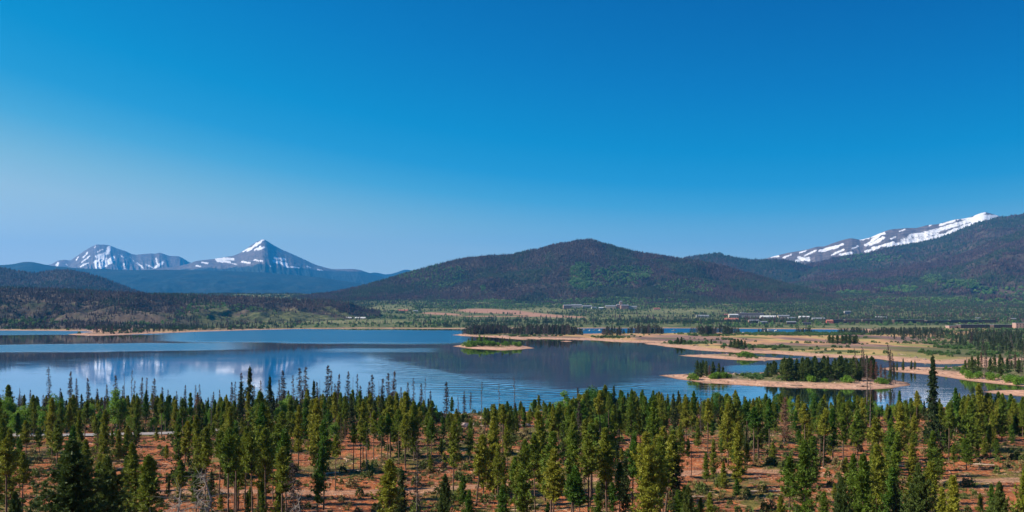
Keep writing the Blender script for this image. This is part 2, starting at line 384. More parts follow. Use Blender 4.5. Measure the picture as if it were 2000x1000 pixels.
def shore_material():
    m, t, b = nodes('shore_sand_and_grass'); q = NB(t)
    p = q.pos((1, .45, 1)); s = q.attr('inland'); fld = q.attr('field'); redf = q.attr('redfield')
    n1 = q.noise(p, .028, 6, .6); n2 = q.noise(p, .25, 5, .7); n3 = q.noise(q.pos((1, .25, 1)), .012, 5, .6, .5); n4 = q.noise(q.pos((1, .35, 1)), .9, 4, .7)
    sand = q.ramp(n2, [(.3, (.36, .20, .13)), (.5, (.54, .305, .195)), (.7, (.68, .44, .31))])
    sand = q.mix(q.math('MULTIPLY', q.step(n4, .55, .68), .5), sand, (.20, .13, .10))
    band = q.math('SINE', q.math('ADD', q.math('MULTIPLY', s, 1.15), q.math('MULTIPLY', n1, 7.0)))
    sand = q.mix(q.math('MULTIPLY', q.step(band, .2, .9), .38), sand, (.30, .17, .115))
    sand = q.mix(q.step(s, 3.2, .2), sand, (.17, .095, .06))
    flat = q.ramp(n3, [(.36, (.17, .10, .085)), (.44, (.30, .18, .13)), (.50, (.52, .28, .13)), (.56, (.50, .34, .13)), (.64, (.26, .25, .07))])
    green = q.ramp(n1, [(.3, (.050, .070, .020)), (.5, (.095, .115, .032)), (.7, (.19, .17, .065))])
    c = q.mix(q.step(s, 16, 34), sand, flat)
    c = q.mix(q.attr('green'), c, green)
    c = q.mix(fld, c, q.ramp(n1, [(.3, (.10, .12, .042)), (.55, (.18, .18, .070)), (.75, (.28, .23, .11))]))
    c = q.mix(redf, c, q.ramp(n2, [(.3, (.30, .14, .085)), (.7, (.46, .27, .18))]))
    t.links.new(c, b.inputs['Base Color']); b.inputs['Roughness'].default_value = .95
    t.links.new(q.bump(q.math('ADD', n2, n4), .5), b.inputs['Normal'])
    return m
MSH = shore_material()
SURF = {}
def land_sheet(name, pxa, va, sfun, far=False, keep=None):
    PXg, Vg = np.meshgrid(pxa, va)
    Yg = HC*F/Vg; Xg = (PXg-1000)*Yg/F
    s0 = sfun(Xg, Yg); h, s = shore_h(s0, Xg, Yg, far)
    if far: h = h + valley(Xg, Yg, PXg)*sst(0, 250, s0) + 2.0*sst(60, 400, s0)*fbm(Xg/260, Yg/260, 3)*sst(1900, 2300, Yg)
    h = h + .25*fbm(Xg/14, Yg/14, 3)*sst(4, 30, s)
    Fs = grid_faces(*PXg.shape); Fs = Fs[(h.ravel()[Fs].max(1) > -1.2)]
    px_, py_ = pxpy(Xg, Yg, h)
    gn = fbm(Xg/130, Yg/200, 4)
    if far:
        green = sst(1640, 1900, PXg + (py_-690)*3 + 130*gn)*sst(709, 690, PYg_(Yg)) + sst(2050, 2150, Yg)
        green = np.maximum(green, .8*sst(652, 640, PYg_(Yg)) * sst(10, 40, s0))
        green = np.maximum(green, sst(.12, .28, gn+.35*fbm(Xg/45, Yg/60, 3))*sst(20, 50, s0)*.9)
        for (ex, ey, rx, ry) in ((1340, 672, 70, 4), (1490, 680, 60, 3), (1640, 690, 70, 2.5), (1560, 652, 140, 3.5), (1195, 660, 40, 2.5), (1385, 656, 60, 2), (1010, 655.5, 90, 1.5)):
            green = np.maximum(green, sst(1.2, .5, np.hypot((PXg-ex)/rx, (HZ+Vg-ey)/ry) + .35*gn))
        green = green*sst(8, 28, s)
        fld = np.zeros_like(s); rf = np.zeros_like(s)
        for (ex, ey, rx, ry) in ((1060, 606, 60, 4), (1330, 607, 75, 4), (1260, 616, 110, 1.6), (760, 602, 50, 5), (1480, 613, 50, 2.5), (1780, 638, 260, 2.2), (690, 628, 120, 4), (1100, 622, 100, 1.5)):
            fld = np.maximum(fld, sst(1.25, .7, np.hypot((px_-ex)/rx, (py_-ey)/ry) + .3*gn))
        for (ex, ey, rx, ry, sl) in ((960, 608, 70, 4.2, .03), (1040, 614, 75, 3.2, .07), (1110, 618.5, 40, 1.8, .04), (862, 613, 40, 2.2, .05), (990, 618, 90, .9, 0), (210, 642.5, 60, 2.5, 0)):
            rf = np.maximum(rf, sst(1.15, .85, np.hypot((px_-ex)/rx, (py_-ey-(px_-ex)*sl)/ry) + .35*gn))
    else:
        green = sst(18, 30, s + 14*gn)*.9; fld = np.zeros_like(s); rf = fld
    me = mesh_np(name, np.stack([Xg, Yg, h], -1).reshape(-1, 3), Fs, MSH, {'inland': s.ravel(), 'green': green.ravel(), 'field': fld.ravel(), 'redfield': rf.ravel()}, smooth=True)
    o = tag(link(bpy.data.objects.new(name, me)), kind='structure')
    return dict(o=o, X=Xg, Y=Yg, Z=h, S=s, PX=px_, PY=py_, rf=rf, fld=fld)
def PYg_(Y_): return HZ + HC*F/Y_
va = np.concatenate([np.arange(112, 45, -.6), np.arange(45, 26, -.3), np.arange(26, 12, -.25), np.arange(12, 4, -.35)])
far = land_sheet('far_shore', np.arange(-900, 2901, 5.0), va, lambda x, y: sdf(far_poly, x, y), far=True)
def isle(name, poly, step=(2.5, .5)):
    P = np.array(poly); W = wpoly(poly)
    return land_sheet(name, np.arange(P[:, 0].min()-30, min(P[:, 0].max(), 2700)+30, step[0]), np.arange(P[:, 1].max()-HZ+7, P[:, 1].min()-HZ-3, -step[1]), lambda x, y: sdf(W, x, y))
rland = isle('headland', RLAND, (3, .6))
isl = {k: isle({'main': 'island', 'small': 'island', 'islet': 'islet', 'bar': 'sandbar', 'spit': 'sand_spit', 'shoal': 'sandbar'}[k], v_) for k, v_ in ISLES.items()}
def zat(sheet, x, y):
    """height of a sheet at world points by looking in its wedge grid"""
    PXg = 1000+F*x/y; Vg = HC*F/y; X_, Y_ = sheet['X'], sheet['Y']
    pa = 1000+F*X_[0]/Y_[0]; vv = -HC*F/Y_[:, 0]
    i = np.clip(np.searchsorted(vv, -Vg)-1, 0, len(vv)-2); j = np.clip(np.searchsorted(pa, PXg)-1, 0, len(pa)-2)
    a = np.clip((-Vg-vv[i])/(vv[i+1]-vv[i]), 0, 1); b = np.clip((PXg-pa[j])/(pa[j+1]-pa[j]), 0, 1); Z_ = sheet['Z']
    return (Z_[i, j]*(1-a)+Z_[i+1, j]*a)*(1-b)+(Z_[i, j+1]*(1-a)+Z_[i+1, j+1]*a)*b

# ------------------------------------------------------------------ hills and mountains
def ridge(name, crest, y0, y1, z0, mat, dpx=3.0, ns=60, prof=1.3, amp=0.02, nsc=600., back=.35, ext=None, relief=None, attrs=None, crest_noise=.0):
    """one hill: crest line given as it stands against the sky, foot at y0, crest at y1 (metres away)"""
    c = np.asarray(crest, float); px = np.arange(c[0, 0], c[-1, 0]+.1, dpx)
    cpy = np.interp(px, c[:, 0], c[:, 1])
    k = max(3, int(9/dpx)); k += 1-k % 2; cpy = np.convolve(np.pad(cpy, k//2, mode='edge'), np.ones(k)/k, 'valid') if crest_noise >= 0 else cpy
    cpy = cpy + abs(crest_noise)*fbm(px/14, px*0+5, 4)
    Y0 = lerp_pts(y0, px) if not np.isscalar(y0) else np.full(px.shape, float(y0))
    Y1 = lerp_pts(y1, px) if not np.isscalar(y1) else np.full(px.shape, float(y1))
    Z1 = HC + (HZ-cpy)*Y1/F
    Z0 = lerp_pts(z0, px) if not np.isscalar(z0) else np.full(px.shape, float(z0))
    s = np.concatenate([np.linspace(0, 1, ns), 1+np.linspace(.03, 1, max(6, ns//5))*back])[:, None]
    Yg = Y0 + (Y1-Y0)*s
    ps = np.where(s <= 1, np.clip(s, 0, 1)**prof, 1-((s-1)/back)**1.5*.8)
    Zg = Z0 + (Z1-Z0)*ps; Xg = (px[None]-1000)*Yg/F
    A = amp*np.abs(Z1-Z0)[None]*np.clip(s*3, 0, 1)*np.where(s < 1, np.clip((1-s)*3, .0, 1)+.0, 1)
    Zg = Zg + A*(fbm(Xg/nsc, Yg/nsc, 5, ridged=True)-.8)
    if relief: Zg = Zg + relief(px[None]+0*s, s+0*px[None], Xg, Yg)*np.abs(Z1-Z0)[None]
    PY = HZ-F*(Zg-HC)/Yg; at = {}
    PXg = np.broadcast_to(px[None], Zg.shape)
    if attrs: at = {k_: f(PXg, PY, Xg, Yg, Zg, s+0*PXg).ravel() for k_, f in attrs.items()}
    me = mesh_np(name, np.stack([Xg, Yg, Zg], -1).reshape(-1, 3), grid_faces(*Zg.shape), mat, at, smooth=True)
    o = tag(link(bpy.data.objects.new(name, me)), kind='structure')
    return dict(o=o, X=Xg, Y=Yg, Z=Zg, PX=PXg, PY=PY, s=s+0*PXg)

def rock_snow(name, forest_top, snow=True):
    m, t, b = nodes(name); q = NB(t)
    n1 = q.noise(q.pos(), .0025, 7, .62); n2 = q.noise(q.pos((1, 1, .4)), .012, 6, .65); n3 = q.noise(q.pos(), .03, 4, .7)
    rock = q.ramp(n2, [(.3, (.055, .046, .050)), (.5, (.12, .098, .10)), (.7, (.20, .165, .16))])
    forest = q.ramp(n1, [(.3, (.006, .014, .014)), (.5, (.014, .024, .018)), (.7, (.030, .030, .024))])
    zz = q.n('ShaderNodeSeparateXYZ', {0: q.n('ShaderNodeNewGeometry').outputs['Position']}).outputs[2]
    tl = q.math('ADD', zz, q.math('MULTIPLY_ADD', n1, 260, -130)); tl = q.math('ADD', tl, q.math('MULTIPLY_ADD', n3, 90, -45))
    c = q.mix(q.step(tl, forest_top-25, forest_top+25), forest, rock)
    if snow:
        s = q.math('ADD', q.math('MULTIPLY', q.attr('snow'), .80), q.math('MULTIPLY_ADD', n3, 2.0, -1.0)); s = q.math('ADD', s, q.math('MULTIPLY_ADD', n2, .5, -.25))
        c = q.mix(q.step(s, .34, .60), c, (.78, .79, .82))
    t.links.new(c, b.inputs['Base Color']); b.inputs['Roughness'].default_value = .9
    t.links.new(q.bump(n2, 22, .8), b.inputs['Normal'])
    return m
def far_forest_mat(name, a=(.018, .032, .022), b_=(.04, .055, .035), c_=(.085, .065, .06), sc_=.004):
    m, t, b = nodes(name); q = NB(t)
    n1 = q.noise(q.pos(), sc_, 7, .62); n2 = q.noise(q.pos(), .05, 4, .7)
    c = q.ramp(q.math('MULTIPLY_ADD', n2, .35, q.math('MULTIPLY', n1, .75)), [(.4, a), (.55, b_), (.7, c_)])
    t.links.new(c, b.inputs['Base Color']); b.inputs['Roughness'].default_value = 1
    t.links.new(q.bump(n2, 14, 1), b.inputs['Normal'])
    return m
def streaks(lst):
    """snow lies in gullies: capsule-shaped patches along authored lines"""
    def f(PX, PY, X, Y, Z, s):
        o = np.zeros(PX.shape)
        wx = PX + 3.2*fbm(PX/9, PY/6, 3); wy = PY + 1.8*fbm(PX/8+9, PY/5, 3)
        for (x0, y0, x1, y1, r, a) in lst:
            ex, ey = x1-x0, (y1-y0); t = np.clip(((wx-x0)*ex+(wy-y0)*ey)/(ex*ex+ey*ey+1e-6), 0, 1)
            d = np.hypot(wx-x0-ex*t, (wy-y0-ey*t))
            o = np.maximum(o, a*sst(r*1.5, r*.4, d))
        return o
    return f
def gullies(k, amp):
    def f(px, s, X, Y):
        a = fbm(px/k + .5*s, s*2.2 + px/200, 4, ridged=True); return amp*(a-.85)*np.clip(s*2.5, 0, 1)*np.where(s < 1, np.clip((1-s)*1.6, 0, 1), 1)
    return f
# far snowy range on the left
ridge('mountain', [(-300, 520), (-100, 518), (40, 519), (100, 516), (113, 508), (125, 506.5), (138, 508), (150, 499), (165, 489), (180, 480), (189, 476), (213, 477.5), (228, 484), (245, 489), (256, 495), (268, 497), (278, 495), (288, 494.5), (296, 493.6), (302, 495), (312, 492), (320, 495), (331, 499), (350, 499.3), (358, 504), (370, 511.5), (400, 520), (500, 530)],
      17500, 22500, 300, rock_snow('snowy_rock', 760), dpx=1.2, ns=90, prof=1.15, amp=.05, nsc=900., relief=gullies(13, .085),
      attrs={'snow': streaks([(213, 484, 210, 494, 4, 1), (210, 494, 190, 502, 4, 1), (205, 505, 195, 518, 6, .85), (176, 500, 160, 512, 2, .8), (204, 500, 186, 512, 3, 1), (222, 502, 200, 518, 3.2, 1), (186, 512, 190, 523, 3.5, 1), (220, 510, 198, 523, 3, 1), (172, 514, 158, 520, 2, .9), (171, 493, 163, 502, 1.6, .9), (152, 503, 149, 508, 1.6, .9), (186, 480, 184, 484, 1.4, .8), (115, 513, 110, 518, 2.6, .9), (128, 515, 131, 517, 1.2, .8), (200, 487, 190, 493, 1.4, .7),
        (305, 505, 308, 516, 1.8, .9), (319, 512, 303, 523, 2.6, 1), (268, 514, 280, 524, 2, .85), (285, 517, 300, 524, 1.8, .85), (242, 514, 244, 524, 1.4, .8), (232, 496, 246, 506, 1.2, .7), (254, 502, 262, 511, 1.1, .6)])})
# cone-shaped peak
ridge('mountain', [(-300, 575), (0, 553), (200, 535), (300, 524), (345, 520), (365, 515.5), (383, 509), (398, 507), (418, 505), (440, 501), (455, 499), (468, 494), (482, 484), (497, 474), (508, 468), (514, 466), (521, 469), (533, 477), (548, 485.5), (570, 495), (590, 504), (615, 516), (632, 521), (648, 525), (668, 525), (690, 524.5), (703, 526.5), (716, 531), (735, 537), (770, 548), (850, 560), (900, 575)],
      14000, 19500, 180, rock_snow('snowy_rock_cone', 830), dpx=1.2, ns=100, prof=1.05, amp=.04, nsc=1100., relief=gullies(19, .05),
      attrs={'snow': streaks([(514, 468, 500, 479, 2.4, 1), (502, 476, 484, 490, 2.2, 1), (488, 484, 474, 492, 1.5, .9), (516, 483, 504, 487, 2.3, 1), (508, 481, 498, 489, 1.6, .9), (424, 506, 455, 506, 3, 1), (425, 510, 450, 512, 2.4, .95), (382, 519, 392, 521, 1.6, .85), (395, 513, 405, 514, 2, .8), (472, 511, 488, 514, 1.9, .95), (497, 508, 512, 510, 1.9, .9), (538, 504, 556, 507, 2.8, .95), (536, 510, 560, 516, 3, .95), (548, 513, 562, 521, 2.6, .95), (568, 521, 584, 523, 1.5, .85), (600, 520, 606, 523, 1.6, .75), (620, 526, 629, 528, 1.4, .8), (526, 519, 530, 521, 1.5, .7), (454, 514, 462, 517, 1.6, .7)])})
ridge('mountain', [(640, 560), (715, 534), (730, 531), (742, 533), (752, 535.5), (765, 534), (780, 529.5), (790, 526), (798, 526), (806, 529), (860, 540), (950, 560)], 20000, 23000, 300, far_forest_mat('blue_ridge_forest', (.005, .012, .014), (.012, .022, .020), (.03, .03, .026)), dpx=2, ns=30)
ridge('mountain', [(-500, 530), (-200, 520), (0, 516), (25, 514), (45, 509.5), (60, 509), (80, 513), (100, 517), (150, 522), (250, 526), (330, 525), (420, 527), (520, 531), (620, 540), (700, 552), (780, 566), (860, 580)],
      10500, 15000, 90, far_forest_mat('blue_forest', (.004, .012, .014), (.009, .022, .020), (.030, .034, .028)), dpx=3, ns=60, amp=.14, nsc=900., relief=gullies(40, .04))
# forested foothills at the left
hl = ridge('hill', [(-600, 500), (-300, 505), (-100, 515), (0, 522), (25, 526.5), (62, 534), (90, 530.5), (110, 528), (140, 527.5), (165, 532), (195, 540), (225, 552), (258, 565), (300, 580), (380, 592)], 4300, 6200, 50, far_forest_mat('foothill_forest', (.02, .03, .02), (.05, .04, .03), (.08, .055, .048)), dpx=3, ns=50, amp=.06)
# snowy range at the right
ridge('mountain', [(1440, 520), (1490, 506), (1505, 502), (1518, 498.5), (1540, 493), (1560, 490), (1580, 486), (1596, 481), (1610, 481), (1622, 476), (1645, 468), (1660, 464.5), (1667, 465), (1680, 468), (1700, 463), (1722, 453), (1738, 447.5), (1755, 446), (1770, 444.5), (1790, 444.5), (1812, 438.5), (1832, 437), (1850, 431.5), (1868, 427), (1880, 426.5), (1897, 422.5), (1912, 416), (1924, 413), (1936, 416), (1952, 421), (2000, 430), (2300, 470)],
      9800, 12800, 300, rock_snow('snowy_rock_right', 350), dpx=1.2, ns=110, prof=1.0, amp=.04, nsc=700., relief=gullies(17, .05),
      attrs={'snow': streaks([(1508, 502, 1520, 500, 2, 1), (1545, 497, 1530, 504, 1.8, .9), (1560, 503, 1580, 508, 3.5, .85), (1555, 510, 1580, 504, 3, .8), (1575, 489, 1562, 494, 1.6, .9), (1592, 490, 1572, 499, 2.2, .9), (1646, 477, 1600, 490, 2.2, 1), (1638, 482, 1605, 492, 1.8, .9), (1647, 488, 1625, 498, 2, .95), (1640, 497, 1665, 494, 2.2, .9), (1676, 481, 1664, 485, 1.8, .9), (1690, 479, 1725, 455, 2.6, 1), (1680, 468, 1728, 455, 2.6, 1), (1698, 478, 1725, 465, 3.2, .95), (1705, 485, 1745, 474, 2.6, .95), (1715, 470, 1712, 474, 2, .8), (1766, 448, 1757, 452, 1.5, .9), (1748, 463, 1740, 466, 2, .8), (1760, 470, 1830, 455, 4.5, .70), (1760, 476, 1850, 458, 3.6, .85), (1775, 462, 1850, 445, 4.0, .8), (1830, 450, 1890, 432, 4.5, .85), (1835, 440, 1865, 430, 2.5, 1), (1850, 455, 1900, 436, 3.5, .85), (1905, 424, 1945, 424, 5, 1.1), (1924, 415, 1905, 424, 3, 1.1), (1820, 438, 1815, 441, 1.5, .9), (1870, 428, 1895, 426, 1.8, 1), (1890, 430, 1930, 428, 6, .9), (1690, 492, 1730, 478, 2.6, .85), (1735, 480, 1780, 472, 3, 1)])})
# wooded hills: middle, behind, right
def wood_floor(name):
    m, t, b = nodes(name); q = NB(t)
    n1 = q.noise(q.pos(), .006, 6, .6); n2 = q.noise(q.pos(), .05, 4, .7)
    c = q.ramp(n1, [(.35, (.024, .030, .015)), (.5, (.048, .036, .026)), (.65, (.080, .060, .046))])
    c = q.mix(q.math('MULTIPLY', q.step(n2, .6, .72), .6), c, (.16, .12, .09))
    t.links.new(c, b.inputs['Base Color']); b.inputs['Roughness'].default_value = 1
    t.links.new(q.bump(n2, 8, .7), b.inputs['Normal'])
    return m
WF = wood_floor('wooded_slope_floor')
hb = ridge('hill', [(1250, 530), (1300, 513), (1330, 503), (1345, 499), (1365, 496.5), (1395, 495.5), (1420, 498), (1445, 502), (1465, 504.5), (1495, 504), (1510, 503.5), (1535, 504.5), (1560, 511), (1580, 518), (1605, 531), (1640, 548), (1700, 570)], 6500, 8300, 100, WF, dpx=3, ns=50, amp=.15, nsc=900.)
hr = ridge('mountain_slope', [(1480, 545), (1560, 524), (1590, 514), (1620, 508), (1655, 500), (1700, 492), (1745, 480.5), (1790, 476), (1830, 464), (1860, 454), (1890, 441), (1920, 430), (1950, 423.5), (1985, 418), (2000, 415), (2100, 396), (2300, 380), (2600, 372)], 5200, 9000, 70, WF, dpx=4, ns=90, prof=.95, amp=.22, nsc=1200.)
hr2 = ridge('mountain_slope', [(1400, 580), (1500, 563), (1550, 552), (1600, 540), (1650, 532), (1700, 528), (1760, 520), (1810, 512), (1860, 502), (1900, 487), (1930, 472), (1960, 458), (2000, 448), (2100, 428), (2300, 410), (2600, 400)], 4000, 7000, 50, WF, dpx=4, ns=80, prof=1.15, amp=.26, nsc=900.)
hc = ridge('hill', [(430, 590), (560, 582), (640, 572), (700, 560), (750, 546), (800, 531), (840, 519), (890, 505), (912, 501), (940, 498), (1000, 495), (1025, 490), (1045, 487), (1080, 477.5), (1110, 472), (1130, 469.5), (1148, 469), (1165, 471), (1185, 477), (1205, 482), (1250, 491), (1300, 499), (1350, 506), (1400, 515), (1440, 525), (1480, 537), (1520, 549), (1560, 560), (1620, 573), (1720, 590)], [(430, 3900), (900, 4200), (1148, 4150), (1720, 4100)], [(430, 4700), (800, 5300), (1148, 5600), (1400, 5500), (1720, 4900)], 48, WF, dpx=3, ns=80, prof=1.1, amp=.22, nsc=700.)
LOWG = lambda PX, PY, X, Y, Z, s: sst(.62, .38, s+.5*fbm(X/90, Y/90, 3))*sst(300, 430, PX)
def bank_floor():
    m, t, b = nodes('bank_floor'); q = NB(t)
    n1 = q.noise(q.pos(), .010, 6, .6); n2 = q.noise(q.pos(), .06, 4, .7)
    c = q.ramp(n1, [(.38, (.03, .038, .016)), (.48, (.07, .052, .038)), (.57, (.11, .08, .06)), (.68, (.075, .085, .032))])
    c = q.mix(q.math('MULTIPLY', q.step(n2, .62, .70), .7), c, (.28, .22, .17))
    c = q.mix(q.attr('low'), c, q.ramp(n2, [(.35, (.05, .065, .022)), (.55, (.10, .11, .042)), (.7, (.19, .155, .08))]))
    t.links.new(c, b.inputs['Base Color']); b.inputs['Roughness'].default_value = 1; t.links.new(q.bump(n2, 5, .8), b.inputs['Normal'])
    return m
bank = ridge('wooded_bank', [(-700, 558), (-300, 560), (0, 562), (100, 564), (200, 569), (280, 573.5), (400, 578), (500, 581), (560, 584), (640, 587), (680, 590), (700, 600), (745, 609)],
             [(-700, 1960), (0, 1985), (180, 2010), (300, 2030), (420, 2300), (560, 2500), (700, 2700), (745, 2780)], [(-700, 2850), (500, 2950), (700, 3150), (745, 3200)], [(-700, 0), (420, 0), (700, 2), (745, 4)], bank_floor(), dpx=3, ns=80, prof=.95, amp=.30, nsc=190., back=.5, attrs={'low': LOWG})
# ------------------------------------------------------------------ tree shapes
def unit(r, n):
    v_ = r.normal(size=(n, 3)); return v_/np.linalg.norm(v_, axis=1)[:, None]
def make_conifer(seed, h=10., rad=1.3, base=.3, nb=120, tufts=4, per=9, shape='pine', L=.33, W=.058, bend=.1, trunk_r=.11, up=.35):
    r = np.random.default_rng(seed); wood = Geo(); leaf = Geo()
    bx, by = r.normal(size=2)*bend
    def axis(t): return np.stack([bx*np.sin(t*2.6), by*np.sin(t*2.1), t*h], -1)
    tt = np.linspace(0, .985, 8); wood.tube(axis(tt), trunk_r*(1.02-tt)**.8+.012, 6)
    u = np.sort(r.random(nb)**(.95)) if shape == 'pine' else np.linspace(0, .985, nb)
    if shape == 'pine': pr = (1-u)**.88*(.62+.38*np.minimum(1, u*4))*1.12
    elif shape == 'spire': pr = (1-u)**1.0*.95+.06
    else: pr = (1-u)**.85*(.7+.3*np.minimum(1, u*6))+.03
    az = r.random(nb)*2*np.pi; lob = 1+.32*np.sin(az*2+r.random()*6+u*9)
    ln = rad*pr*lob*r.uniform(.4, 1.25, nb)
    keep = r.random(nb) > np.where(np.sin(u*41+az*2+seed) > .6, .5, .08); u, az, ln = u[keep], az[keep], ln[keep]; n = len(u)
    slope = {'pine': up+.5*u, 'spruce': -.28+.5*u, 'spire': -.42+.4*u}[shape] + r.normal(size=n)*.12
    A = axis(base+(1-base)*u*.985); D = np.stack([np.cos(az), np.sin(az), slope], -1)
    B = A+D*ln[:, None]; wood.sticks(A, B, .022+.012*(1-u), .008, r)
    fr = np.linspace(.3, 1, tufts)[None]*np.ones((n, 1))+r.normal(size=(n, tufts))*.07
    C = A[:, None]+D[:, None]*(ln[:, None]*fr)[..., None]; C[..., 2] += .06*ln[:, None]*fr**2
    C = C + r.normal(size=C.shape)*.10*np.minimum(1, ln)[:, None, None]
    C = C.reshape(-1, 3); DD = np.repeat(D, tufts, 0)
    C2 = np.repeat(C, per, 0)+r.normal(size=(len(C)*per, 3))*.07; D2 = np.repeat(DD, per, 0)*.55+unit(r, len(C2))+np.array([0, 0, .35 if shape == 'pine' else -.05])
    leaf.sprays(C2, D2, L*r.uniform(.6, 1.2, len(C2)), W*r.uniform(.7, 1.3, len(C2)), r)
    top = axis(np.linspace(.95, 1.0, 4)); T = np.repeat(top, 8, 0); leaf.sprays(T, unit(r, len(T))*.5+np.array([0, 0, .9]), L*.8, W, r)
    return wood, leaf
def make_dead(seed, h=11., rad=.9, base=.25, nb=90, twigs=5, droop=-.25, bend=.12, trunk_r=.09, crown_top=True, tufts=0):
    r = np.random.default_rng(seed); wood = Geo(); leaf = Geo(); bx, by = r.normal(size=2)*bend
    def axis(t): return np.stack([bx*np.sin(t*3), by*np.sin(t*2.4), t*h], -1)
    tt = np.linspace(0, 1, 9); wood.tube(axis(tt), trunk_r*(1.05-tt)**.8+.012, 6)
    u = r.random(nb); az = r.random(nb)*2*np.pi; ln = rad*(1-u)**.6*r.uniform(.25, 1.15, nb)+.12
    A = axis(base+(1-base)*u*.98); D = np.stack([np.cos(az), np.sin(az), droop+.5*u+r.normal(size=nb)*.2], -1); B = A+D*ln[:, None]
    leaf.sticks(A, B, .020, .009, r)
    fr = r.uniform(.2, 1, (nb, twigs)); C = A[:, None]+D[:, None]*(ln[:, None]*fr)[..., None]; C = C.reshape(-1, 3)
    DD = np.repeat(D, twigs, 0)*.7+unit(r, len(C))*.8+np.array([0, 0, -.25]); l = np.repeat(ln, twigs)*.45+.12
    leaf.sprays(C, DD, l*r.uniform(.5, 1.2, len(C)), .03, r)
    if tufts:
        k = r.integers(0, len(C), tufts); C3 = np.repeat(C[k], 7, 0); leaf.sprays(C3, unit(r, len(C3)), .24, .05, r)
    return wood, leaf
def make_broad(seed, h=8., rad=2.2, nclump=42, per=110, leaf_l=.26, base=.12, trunk_r=.13):
    r = np.random.default_rng(seed); wood = Geo(); leaf = Geo()
    wood.tube([(0, 0, 0), (.1, .05, h*.25), (-.05, .1, h*.55), (0, 0, h*.85)], [trunk_r, trunk_r*.8, trunk_r*.5, .03], 6)
    d = unit(r, nclump); rr = r.random(nclump)**.4; cz = h*(base+1)/2; ch = h*(1-base)/2
    shp = 1-.25*np.clip(d[:, 2], -1, 1)
    C = np.stack([d[:, 0]*rr*rad*.8*shp, d[:, 1]*rr*rad*.8*shp, cz+d[:, 2]*rr*ch*.88], -1)
    A = np.stack([C[:, 0]*.05, C[:, 1]*.05, np.maximum(C[:, 2]-1.2, .4)], -1); wood.sticks(A, C, .04, .015, r)
    cr = rad*r.uniform(.22, .42, nclump); dd = unit(r, nclump*per); P = np.repeat(C, per, 0)+dd*(np.repeat(cr, per)*r.uniform(.55, 1.05, nclump*per))[:, None]*np.array([1, 1, .85])
    leaf.sprays(P, dd*.6+unit(r, len(P)), leaf_l*r.uniform(.6, 1.2, len(P)), leaf_l*.33, r, quad=True)
    return wood, leaf
# ---- low detail trees for the far woods (unlinked sources for instancing)
def lod_conifer(seed, sides=7, tiers=5, jag=.35, h=1., r0=.16, base=.06):
    r = np.random.default_rng(seed); g = Geo()
    g.sticks([(0, 0, 0)], [(0, 0, .5)], .012, .008, r)
    for k in range(tiers):
        z0 = base+(1-base)*k/tiers*.92; z1 = min(1, z0+(1-base)/tiers*1.75); rr = r0*(1-k/tiers)**.8+.015
        a = np.linspace(0, 2*np.pi, sides*2, endpoint=False)+r.random()
        rad = rr*np.where(np.arange(sides*2) % 2, 1-jag, 1)*r.uniform(.75, 1.2, sides*2)
        V = np.stack([np.cos(a)*rad, np.sin(a)*rad, z0+r.uniform(-.02, .02, sides*2)], -1); V = np.concatenate([V, [(0, 0, z1)]]); n = sides*2
        g.add(V, T=[(i, (i+1) % n, n) for i in range(n)])
    return g
def lod_wisp(seed, n=70, r0=.13):
    r = np.random.default_rng(seed); g = Geo(); g.sticks([(0, 0, 0)], [(0, 0, 1)], .012, .004, r)
    u = r.random(n)**.9; az = r.random(n)*6.28; ln = r0*(1-u*.85)*r.uniform(.5, 1.2, n); A = np.stack([u*0, u*0, .12+.86*u], -1)
    g.sprays(A, np.stack([np.cos(az), np.sin(az), -.2+.4*u], -1), ln*1.1, .017, r); return g
def lod_tuft(seed, n=230, r0=.15, base=.1):
    r = np.random.default_rng(seed); g = Geo(); g.sticks([(0, 0, 0)], [(0, 0, .95)], .014, .004, r)
    u = r.random(n)**.95; az = r.random(n)*6.28; lob = 1+.3*np.sin(az*2+u*6+seed); rr = r0*(1-u)**.6*lob*(.6+.4*np.minimum(1, u*4))*r.random(n)**.45
    C = np.stack([np.cos(az)*rr, np.sin(az)*rr, base+(1-base)*u*.97], -1)
    g.sprays(C, np.stack([np.cos(az), np.sin(az), .3+0*u], -1)+unit(r, n)*.8, .07*r.uniform(.7, 1.3, n), .022, r); return g
def lod_blob(seed, n=230):
    r = np.random.default_rng(seed); g = Geo(); d = unit(r, n); d[:, 2] = np.abs(d[:, 2])*.95
    k = 1+.35*np.sin(d[:, 0]*5+seed)*np.cos(d[:, 1]*6); C = d*np.array([.42, .42, .8])*(k*r.uniform(.6, 1, n))[:, None]+np.array([0, 0, .08])
    g.sprays(C, d+unit(r, n)*.8, .17, .075, r, quad=True); return g
SRC = {}
def src(key, geo, mat='tinted'):
    o = bpy.data.objects.new('source_'+key, geo.mesh(key, M[mat])); SRC[key] = o
for i in range(3):
    src('con%d' % i, lod_conifer(100+i)); src('wisp%d' % i, lod_wisp(200+i)); src('tuft%d' % i, lod_tuft(300+i)); src('blob%d' % i, lod_blob(400+i))
_sgroups = {}
